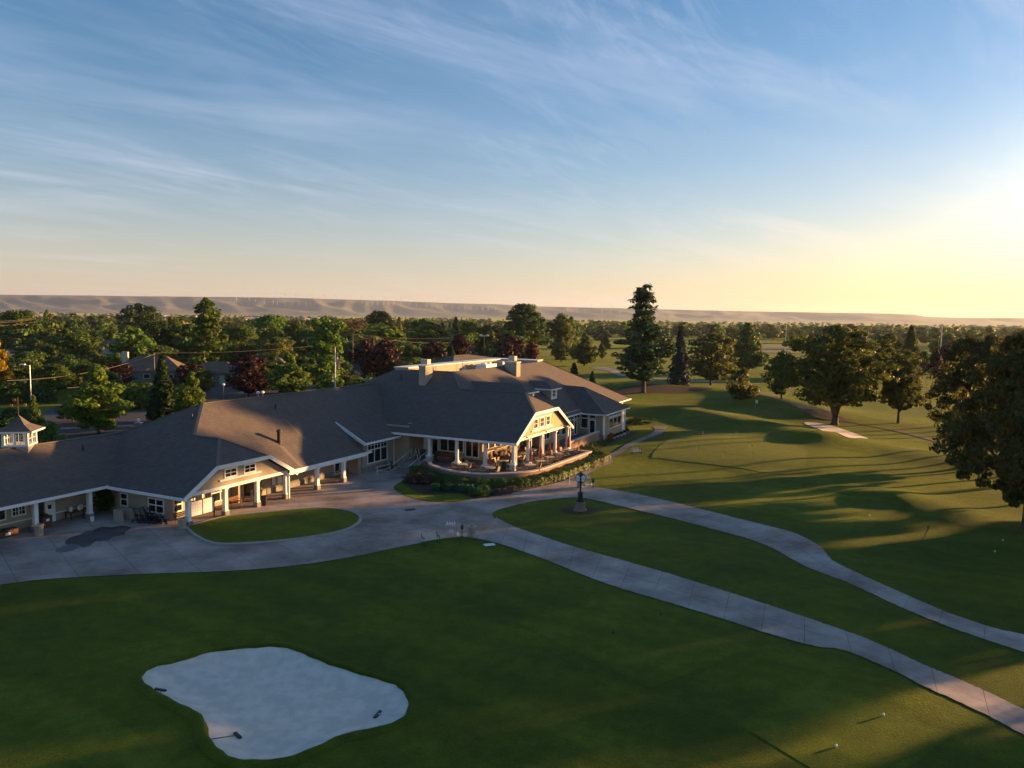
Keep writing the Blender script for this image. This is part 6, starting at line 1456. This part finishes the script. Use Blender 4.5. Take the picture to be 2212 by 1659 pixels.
# ------------------------------------------------------------------ hedge, shrubs, flowers
def leafy(name, pts, nrm, size, mt, label, cat, group=None, loc=(0, 0, 0)):
    rg = np.random.default_rng(len(pts)); me = quads_mesh(name, leaf_quads(rg, np.array(pts), np.array(nrm), size)); me.materials.append(mt); o = link_mesh(name, me); o.location = loc; return tag(o, label, cat, group)
HP = [(73.2, -48.3), (72.2, -47.0), (71.0, -45.0), (70.4, -43.2), (70.1, -41.2), (70.5, -38.7), (72.2, -36.0), (74.4, -34.3), (77.0, -33.5), (80, -33.2), (84.6, -32.9), (89, -32.6), (92.2, -32.6)]
hp = spline(HP, False, 10); HW = np.array([AB(*q) for q in hp]); rg = np.random.default_rng(3); pts = []; nn = []
T_ = np.gradient(HW, axis=0); T_ /= np.hypot(T_[:, 0], T_[:, 1])[:, None]; N_ = np.stack([-T_[:, 1], T_[:, 0]], 1)
for i in range(30000):
    f_ = rg.random()*(len(HW)-1); k = int(f_); q = HW[k]*(1-f_+k)+HW[k+1]*(f_-k); n_ = N_[k]; side = rg.random(); lump = .10*math.sin(f_*.9)+.08*math.sin(f_*2.3)
    if side < .5: u = rg.uniform(-.72, .72); z = .78+lump*.6-.08*abs(u)**2; nv = (rg.normal()*.35, rg.normal()*.35, 1)
    else: s = 1 if side < .8 else -1; u = s*(.74+lump*.5); z = rg.uniform(.02, .76+lump*.6); nv = (n_[0]*s+rg.normal()*.3, n_[1]*s+rg.normal()*.3, .35)
    u += rg.normal()*.06; pts.append((q[0]+n_[0]*u, q[1]+n_[1]*u, .15+z+rg.normal()*.05)); nn.append(nv)
O = np.array([HW[len(HW)//2][0], HW[len(HW)//2][1], .15]); leafy('hedge', np.array(pts)-O, nn, .11, LM['deep'], 'long clipped green hedge curving below the patio wall', 'hedge', loc=tuple(O))
w1 = lambda x, y: (780.4+x*.1008, 914.2+y*.1008); w2 = lambda x, y: (919.8+x*.1008, 914.2+y*.1008); w3 = lambda x, y: (1087+x*.1008, 891.9+y*.1008)
def shrub(key, col, px_, w_, h_, lab, grp, name='shrub'):
    x, y, z = G(*px_); plant(name, lab, 'shrub', key, col, x, y, z-.05, w_, h_, grp, parts=False)
for i, (x, y, s) in enumerate(((1050, 1260, 'left'), (1210, 1290, 'middle'), (1475, 1290, 'right'))): shrub('bush0', 'russet', w1(x, y), 1.7, 1.15, f'russet rounded shrub in the bed by the patio steps, {s} one', 'russet shrubs')
TS = [(255, 1440, 'leftmost in the front row'), (410, 1330, 'leftmost in the back row'), (430, 1440, 'second in the front row'), (560, 1450, 'third in the front row'), (735, 1400, 'in the middle of the back row'), (720, 1460, 'fourth in the front row'), (890, 1470, 'fifth in the front row'), (1010, 1400, 'right part of the back row'), (1060, 1530, 'sixth in the front row'), (1225, 1450, 'rightmost in the back row'), (1190, 1570, 'rightmost, lit yellow-green at its tip')]
for x, y, s in TS: shrub('bush1', 'teal' if 'lit' not in s else 'lime', w2(x, y), 1.35, .8, f'blue-green mounded shrub, {s}', 'blue-green shrubs')
for x, y, s in ((1520, 1520, 'left'), (1660, 1500, 'middle'), (1850, 1450, 'right')): shrub('bush0', 'russet', w2(x, y), 1.6, .55, f'low orange-brown plant at the path edge of the bed, {s} one', 'low orange-brown plants', 'low_plant')
for x, y, s in ((1900, 1180, 'left'), (1990, 1150, 'middle'), (2080, 1110, 'right')): shrub('bush1', 'cream', w3(x, y), 1.1, .75, f'cream flowering shrub at the walkway, {s} one', 'cream flowering shrubs', 'flowering_shrub')
shrub('bush0', 'lime', w3(2120, 1020), 1.6, 1.25, 'bright green shrub at the end of the hedge by the walkway', None); shrub('bush1', 'mid', w3(1960, 960), 2.2, 1.2, 'dark green shrub beside the hedge end', None)
for a_, b_, c, w_, h_, s in ((93.2, -36.5, 'flower', .9, .95, 'orange flowering plant nearest the patio corner'), (94.3, -36.6, 'mid', 1.1, .8, 'green plant behind the orange one by the terrace wall'), (95.6, -36.7, 'mid', 1.1, .85, 'green plant second along the terrace wall'), (97.0, -36.8, 'deep', 1.2, .8, 'green plant third along the terrace wall'), (98.5, -36.8, 'mid', 1.2, .95, 'green plant fourth along the terrace wall'), (100.0, -36.9, 'deep', 1.1, .8, 'green plant fifth along the terrace wall'), (101.5, -36.9, 'mid', 1.2, .8, 'green plant sixth along the terrace wall'), (103.3, -36.9, 'deep', 1.2, .7, 'green plant at the far end of the terrace wall'), (107.5, -37.2, 'flower', .8, 1.2, 'tall orange canna at the sunroom corner'), (95.2, -35.9, 'flower', .7, .5, 'low orange flowers in front of the terrace plants')):
    x, y = AB(a_, b_); plant('bed_plant', s, 'plant', 'bush0' if c != 'flower' else 'bush1', c, x, y, .15, w_, h_, 'plants along the terrace wall', parts=False)
def planter(a_, b_, s, c=None):
    t = obj_at('flower_pot', W(a_, b_, .15), s, 'flower pot', 'flower pots by the sunroom'); m_ = MB(); m_.lathe([(.17, 0), (.25, .42), (.28, .45), (.22, .45), (.2, .38)], n=14); m_.build('pot', M['plastic_white'] if c is None else M['bulkhead'], t)
    cr = link_mesh('flowers', PROTO['bush1'][0], t); cr.scale = (.5, .5, .42); cr.location = (0, 0, .38); cr.material_slots[0].link = 'OBJECT'; cr.material_slots[0].material = LM['red'] if c is None else LM['mid']
for i, a_ in enumerate((108.6, 110.2, 111.8, 113.4)): planter(a_, -37.0, f'white flower pot with red flowers under the sunroom windows, {ORD[i]} from the left')
planter(115.4, -37.1, 'grey flower pot at the right corner of the sunroom', 1)
for x, y, w_, s in ((1378, 914, 5.5, 'low spreading juniper right of the sunroom'),): X, Y, Z = G(x, y); plant('juniper', s, 'shrub', 'bush0', 'dark', X, Y, Z-.1, w_, 1.0, None, parts=False)
X, Y = AB(116.9, -38.4); plant('foundation_shrub', 'dark green shrub against the right corner of the sunroom', 'shrub', 'bush1', 'mid', X, Y, .15, 1.3, 1.9, None, parts=False)
X, Y = AB(45.0, -62.7); plant('corner_shrub', 'dark leafy shrub in the shaded inner corner of the left wing', 'shrub', 'round0', 'dark', X, Y, .15, 1.6, 2.1, None, parts=False)
# ------------------------------------------------------------------ neighbourhood behind the clubhouse
def hip_mesh(w_, d, ze, zr, ov=.6, gable=False):
    m_ = MB(); x, y = w_/2+ov, d/2+ov; r_ = max(.5, x-y) if not gable else x
    a, b, c, e, r0, r1 = (-x, -y, ze), (x, -y, ze), (x, y, ze), (-x, y, ze), (-r_, 0, zr), (r_, 0, zr)
    m_.poly(a, b, r1, r0); m_.poly(c, e, r0, r1)
    m_.poly(b, c, r1); m_.poly(e, a, r0); m_.poly(e, c, b, a); return m_
HOUSE_MATS = {}
def hm(key, c1, c2):
    if key not in HOUSE_MATS: HOUSE_MATS[key] = mat(key, c1, c2, .8, .9, .2, 9, pos=True, detail=7)
    return HOUSE_MATS[key]
RO = dict(brown=('brown_house_roof', (.125, .082, .058), (.17, .115, .08)), grey=('grey_house_roof', (.105, .10, .105), (.15, .145, .145)), dark=('dark_house_roof', (.062, .055, .055), (.09, .08, .08)), red=('red_brown_house_roof', (.15, .075, .055), (.20, .10, .075)))
WA = dict(cream=('cream_house_wall', (.42, .36, .27), (.5, .43, .33)), green=('grey_green_house_wall', (.13, .145, .12), (.17, .185, .155)), tan=('tan_house_wall', (.32, .25, .18), (.38, .30, .22)), white=('white_house_wall', (.56, .55, .53), (.64, .63, .6)))
def house(xc, dist, w_, d, ze, zr, rot, roof, wall, label, chim=None, gable=False, garage=False, wing=None):
    X, Y = at_dist(xc, dist); t = obj_at('house', (X, Y, gz(X, Y)), label, 'house', 'houses beyond the clubhouse', rad(rot))
    m_ = MB(); m_.box(-w_/2, w_/2, -d/2, d/2, -.3, ze-.02)
    if gable: m_.add([(-w_/2, -d/2, ze-.02), (-w_/2, d/2, ze-.02), (-w_/2, 0, zr-.35), (w_/2, -d/2, ze-.02), (w_/2, d/2, ze-.02), (w_/2, 0, zr-.35)], [(0, 1, 2), (5, 4, 3)])
    m_.build('wall', hm(*WA[wall]), t)
    rf = hip_mesh(w_, d, ze, zr, gable=gable).build('roof', hm(*RO[roof]), t)
    if wing: m_ = hip_mesh(wing[2], wing[3], ze-.05, zr-wing[4], gable=False); m_.v = [(v[0]+wing[0], v[1]+wing[1], v[2]) for v in m_.v]; m_.build('wing_roof', hm(*RO[roof]), t); m_ = MB(); m_.box(wing[0]-wing[2]/2, wing[0]+wing[2]/2, wing[1]-wing[3]/2, wing[1]+wing[3]/2, -.3, ze-.08); m_.build('wing_wall', hm(*WA[wall]), t)
    if chim: m_ = MB(); m_.box(chim-.7, chim+.7, -.5, .5, ze, zr+1.0); m_.box(chim-.78, chim+.78, -.58, .58, zr+.72, zr+.86); m_.build('chimney', M['brick'] if roof == 'dark' else M['cap'], rf)
    nwin = max(2, int(w_/4.5))
    for k in range(nwin):
        x = -w_/2+w_*(k+.5)/nwin; f = MB(); f.box(x-.8, x+.8, -d/2-.06, -d/2-.005, 1.0, 2.2); f_ = f.build('window', M['trim'], t); g = MB(); g.box(x-.7, x+.7, -d/2-.075, -d/2-.065, 1.1, 2.1); g.build('pane', M['glass'], f_)
    if garage: m_ = MB(); m_.box(w_*.18, w_*.42, -d/2-.09, -d/2-.08, -.1, 2.2); m_.build('garage_door', M['tan_slat'], t)
house(326, 205, 17, 10, 2.9, 6.6, 10, 'brown', 'green', 'long brown-roofed ranch house with a pale chimney behind the plums', chim=-6.5)
house(468, 198, 14, 9, 2.8, 5.4, -4, 'brown', 'green', 'low brown-roofed house with a garage left of the roof-ridge plum', garage=True)
house(158, 258, 12, 9, 2.9, 5.6, -14, 'grey', 'white', 'grey-roofed house with a small white gable under the spreading tree', chim=.8, wing=(2, -4.5, 6, 5, .9))
house(112, 318, 12, 9, 3.0, 6.8, 8, 'dark', 'tan', 'dark tall-roofed house left of the grey gabled one')
house(14, 235, 11, 9, 3.0, 6.0, 25, 'grey', 'tan', 'grey-roofed house cut by the left edge of the picture', chim=3)
house(588, 232, 9, 8, 2.9, 6.0, 5, 'grey', 'cream', 'grey hipped house half hidden by the dense dark maple')
house(762, 205, 7, 7, 2.8, 5.3, 28, 'grey', 'cream', 'small grey-roofed house with a sunlit wall right of the flagpole')
house(866, 275, 12, 8, 2.9, 5.2, -6, 'dark', 'tan', 'dark low house left of the left chimney')
house(1030, 330, 12, 9, 3, 6.4, 12, 'red', 'cream', 'red-brown-roofed house behind the flood lamp')
house(1052, 268, 13, 8, 2.9, 4.6, 4, 'grey', 'cream', 'grey low house right of the red-brown one')
house(1060, 225, 9, 7, 2.8, 5.0, 22, 'red', 'tan', 'small house with a sunlit wall just above the parapet')
house(240, 330, 12, 9, 3, 6, 5, 'brown', 'cream', 'brown-roofed house far behind the wide dark tree'); house(690, 300, 12, 9, 3, 6, -8, 'brown', 'tan', 'brown-roofed house behind the ragged double-topped tree'); house(520, 320, 12, 9, 3, 5.8, 8, 'grey', 'white', 'grey-roofed house behind the rounded green tree')
# hedges along the car park
for (x0, y0), (x1, y1), hh, s in (((-30, 842), (84, 836), 2.0, 'upper'), ((-30, 874), (122, 868), 2.6, 'lower')):
    A, Bq = G(x0, y0), G(x1, y1); rg = np.random.default_rng(int(x1)); n = 7000; f_ = rg.random(n); top = rg.random(n) < .45
    u = np.where(top, rg.uniform(-.9, .9, n), .95); z = np.where(top, hh+rg.normal(size=n)*.08, rg.uniform(0, hh, n)); dx, dy = Bq[0]-A[0], Bq[1]-A[1]; L_ = math.hypot(dx, dy); nx, ny = dy/L_, -dx/L_
    pts = np.stack([f_*dx+nx*u+rg.normal(size=n)*.08, f_*dy+ny*u+rg.normal(size=n)*.08, z], 1); nn = np.where(top[:, None], np.array([0, 0, 1.]), np.array([nx, ny, .3]))+rg.normal(size=(n, 3))*.35
    leafy('clipped_hedge', pts, nn, .3, LM['dark'], f'long dark clipped hedge at the far left, {s} one', 'hedge', 'clipped hedges at the far left', A)
# lamps
def lamp(x, ytop, dist, label, kind='arm', group='lamps round the car park'):
    X, Y = at_dist(x, dist); z = gz(X, Y); d = ray(x, ytop); h = CAM_H+d[2]*Y/d[1]-z; t = obj_at('street_lamp', (X, Y, z), label, 'lamp', group)
    m_ = MB(); m_.tube([(0, 0, 0), (0, 0, h)], [.11, .06], 8); m_.build('pole', M['steel'] if kind == 'arm' else M['wood_pole'], t)
    m_ = MB()
    if kind == 'arm': m_.beam((0, 0, h-.1), (-.9, 0, h+.1), .06, .06); m_.box(-1.5, -.7, -.2, .2, h+.02, h+.2)
    elif kind == 'flood': m_.box(-1.6, 1.6, -.12, .12, h-.2, h); m_.box(-1.5, -.7, -.3, .2, h, h+.4); m_.box(.7, 1.5, -.3, .2, h, h+.4)
    else: m_.lathe([(.08, 0), (.3, .1), (.3, .32), (.1, .45)], (0, 0, h), 10)
    m_.build('lamp_head', M['plastic_white'], t)
lamp(60.5, 789, 118, 'tall grey lamp post with a white arm lamp at the far left'); lamp(480, 833, 150, 'brown post with a small white lamp before the low garage house', 'ball')
lamp(1046, 725, 250, 'tall flood lamp with a crossbar, left of the right chimney', 'flood'); lamp(1120, 729, 300, 'tall flood lamp with a crossbar behind the right chimney', 'flood')
lamp(555, 851, 128, 'small white post lamp showing over the roof ridge, left of two', 'ball'); lamp(565, 850, 128, 'small white post lamp showing over the roof ridge, right of two', 'ball')
X, Y = at_dist(293, 112); t = obj_at('lamp_pier', (X, Y, .15), 'brick pier with a white lamp at the car park entrance', 'lamp'); m_ = MB(); m_.box(-.4, .4, -.4, .4, 0, 1.8); m_.build('pier', M['brick'], t); m_ = MB(); m_.box(-.48, .48, -.48, .48, 1.8, 1.92); m_.build('cap', M['cap'], t); m_ = MB(); m_.lathe([(.1, 0), (.26, .15), (.26, .4), (.05, .55)], (0, 0, 1.92), 10); m_.build('lamp_head', M['plastic_white'], t)
# flagpole with its flag hanging almost still
X, Y = at_dist(723.5, 112); z = gz(X, Y); d = ray(723, 750); zt = CAM_H+d[2]*Y/d[1]; FP = obj_at('flagpole', (X, Y, z), 'white flagpole with a gold ball rising behind the middle roof', 'flagpole'); m_ = MB(); m_.tube([(0, 0, 0), (0, 0, zt-z)], [.12, .06], 10); m_.build('pole', M['white_metal'], FP); m_ = MB(); m_.lathe([(.02, -.12), (.12, -.04), (.14, .05), (.08, .13), (.01, .16)], (0, 0, zt-z+.05), 10); m_.build('finial', mat('gold', (.6, .4, .08), rough=.3, metal=.8), FP)
def flag_mesh(p, H_, L_):
    """stars and stripes, hoist along the pole, cloth fallen in folds"""
    me = bpy.data.meshes.new('flag'); nu, nv = 40, 26; vs_ = []; fs_ = []; mi = []
    for j in range(nv+1):
        for i in range(nu+1):
            u, v = i/nu, j/nv; x = .30*L_*u**.7+.05; drop = L_*u*.80; vs_.append((x+.05*math.sin(u*9+v*2), .10*math.sin(u*11+v*1.5)*u**.5, -v*H_-drop*.78+(.04*math.sin(u*6))))
    for j in range(nv):
        for i in range(nu):
            fs_.append((j*(nu+1)+i, j*(nu+1)+i+1, (j+1)*(nu+1)+i+1, (j+1)*(nu+1)+i)); u, v = (i+.5)/nu, (j+.5)/nv
            if u < .4 and v < 7/13: mi.append(2 if not ((i % 2 == 1) and (j % 3 == 1)) else 1)
            else: mi.append(0 if int(v*13) % 2 == 0 else 1)
    me.from_pydata(vs_, [], fs_); me.update()
    for mm in (mat('flag_red', (.55, .03, .04)), mat('flag_white', (.72, .70, .68)), mat('flag_blue', (.02, .035, .14))): me.materials.append(mm)
    me.polygons.foreach_set('material_index', mi); o = link_mesh('flag', me); o.location = p; return o
tag(flag_mesh((X, Y, zt-.75), 1.25, 1.9), 'limp red, white and blue striped flag on the tall white pole', 'flag')
# utility poles and wires
def upole(x, ytop, dist, label, arms=1):
    X, Y = at_dist(x, dist); z = gz(X, Y); d = ray(x, ytop); h = CAM_H+d[2]*Y/d[1]-z; t = obj_at('utility_pole', (X, Y, z), label, 'utility pole', 'wooden utility poles'); m_ = MB(); m_.tube([(0, 0, 0), (0, 0, h)], [.2, .13], 8); m_.build('pole', M['wood_pole'], t)
    for k in range(arms): m_ = MB(); m_.box(-1.3, 1.3, -.07, .07, h-.75-k*1.3, h-.6-k*1.3); m_.build('crossarm', M['wood_pole'], t)
    return (X, Y, z+h)
u1 = upole(77, 682, 330, 'wooden utility pole in front of the large tree at the far left', 2); u2 = upole(330.6, 762, 168, 'utility pole before the long brown ranch house'); u3 = upole(807, 729, 205, 'utility pole between the pair of dark plums'); u4 = upole(762, 720, 260, 'utility pole with a crossarm left of the plums', 2); u5 = upole(865, 690, 380, 'distant utility pole beside the slender poplar')
def wire(p, q, sag, label, r_=.028):
    O = np.array(p); pts = [tuple((np.array(q)-O)*t_-np.array([0, 0, sag*4*t_*(1-t_)])) for t_ in np.linspace(0, 1, 15)]; m_ = MB(); m_.tube(pts, r_, 5); o = m_.build('overhead_wire', M['wire']); o.location = p; tag(o, label, 'wire', 'overhead wires')
def wp(x, y, dist): X, Y = at_dist(x, dist); d = ray(x, y); return (X, Y, CAM_H+d[2]*Y/d[1])
for k, (y0, y1, y2) in enumerate(((691, 686, 690), (694, 689, 693), (701, 695, 702), (713, 706, 712))):
    s = ('topmost', 'second', 'third', 'lowest')[k]; wire(wp(-40, y0+3, 300), wp(77, y1, 330), .6, f'overhead wire left of the far left pole, {s} of four', .04); wire(wp(77, y1, 330), wp(300, y2, 345), .8, f'overhead wire right of the far left pole, {s} of four', .04)
wire(wp(10, 822, 120), tuple(np.array(u2)-np.array([0, 0, .3])), 1.2, 'overhead wire rising from the far left to the pole before the ranch house'); wire(u2, u3, 1.2, 'long overhead wire from the ranch house pole to the plum pole'); wire(u3, wp(1000, 738, 255), .9, 'overhead wire from the plum pole towards the flood lamps'); wire(wp(140, 838, 140), wp(320, 796, 165), .8, 'lower overhead wire falling from the ranch house pole to the left')
wire(wp(690, 728, 255), wp(762, 722, 260), .4, 'short overhead wire left of the crossarm pole'); wire(wp(762, 722, 260), wp(1000, 728, 300), 1.0, 'overhead wire right of the crossarm pole, behind the plums')
for x, yt, d_, h0, s in ((1698, 698, 420, 8, 'slim pale mast on the far field, left one'), (2034.5, 706, 330, 6, 'slim pale mast on the far field, right one'), (1452, 692, 520, 12, 'thin dark mast right of the tall cedar'), (67, 672, 700, 20, 'tiny pale mast far behind the left tree')):
    X, Y = at_dist(x, d_); d = ray(x, yt); h = CAM_H+d[2]*Y/d[1]-.15; t = MB(); t.tube([(0, 0, 0), (.25 if x > 1500 else 0, 0, h)], [.14, .09], 6); t = t.build('mast', M['white_metal'] if 'pale' in s else M['black']); t.location = (X, Y, .15); tag(t, s, 'mast')
# wheeled bins and a car in the drive
for i, x in enumerate((729, 736)):
    X, Y = at_dist(x+25, 150); t = obj_at('wheeled_bin', (X, Y, .15), f'dark wheeled bin in the drive right of the flagpole, {"left" if i == 0 else "right"} one', 'bin', 'wheeled bins'); m_ = MB(); m_.box(-.3, .3, -.35, .35, .1, 1.0); m_.build('bin_body', M['black'], t); m_ = MB(); m_.box(-.33, .33, -.4, .36, 1.0, 1.08); m_.build('lid', mat('blue_lid', (.05, .12, .22)) if i == 0 else M['black'], t)
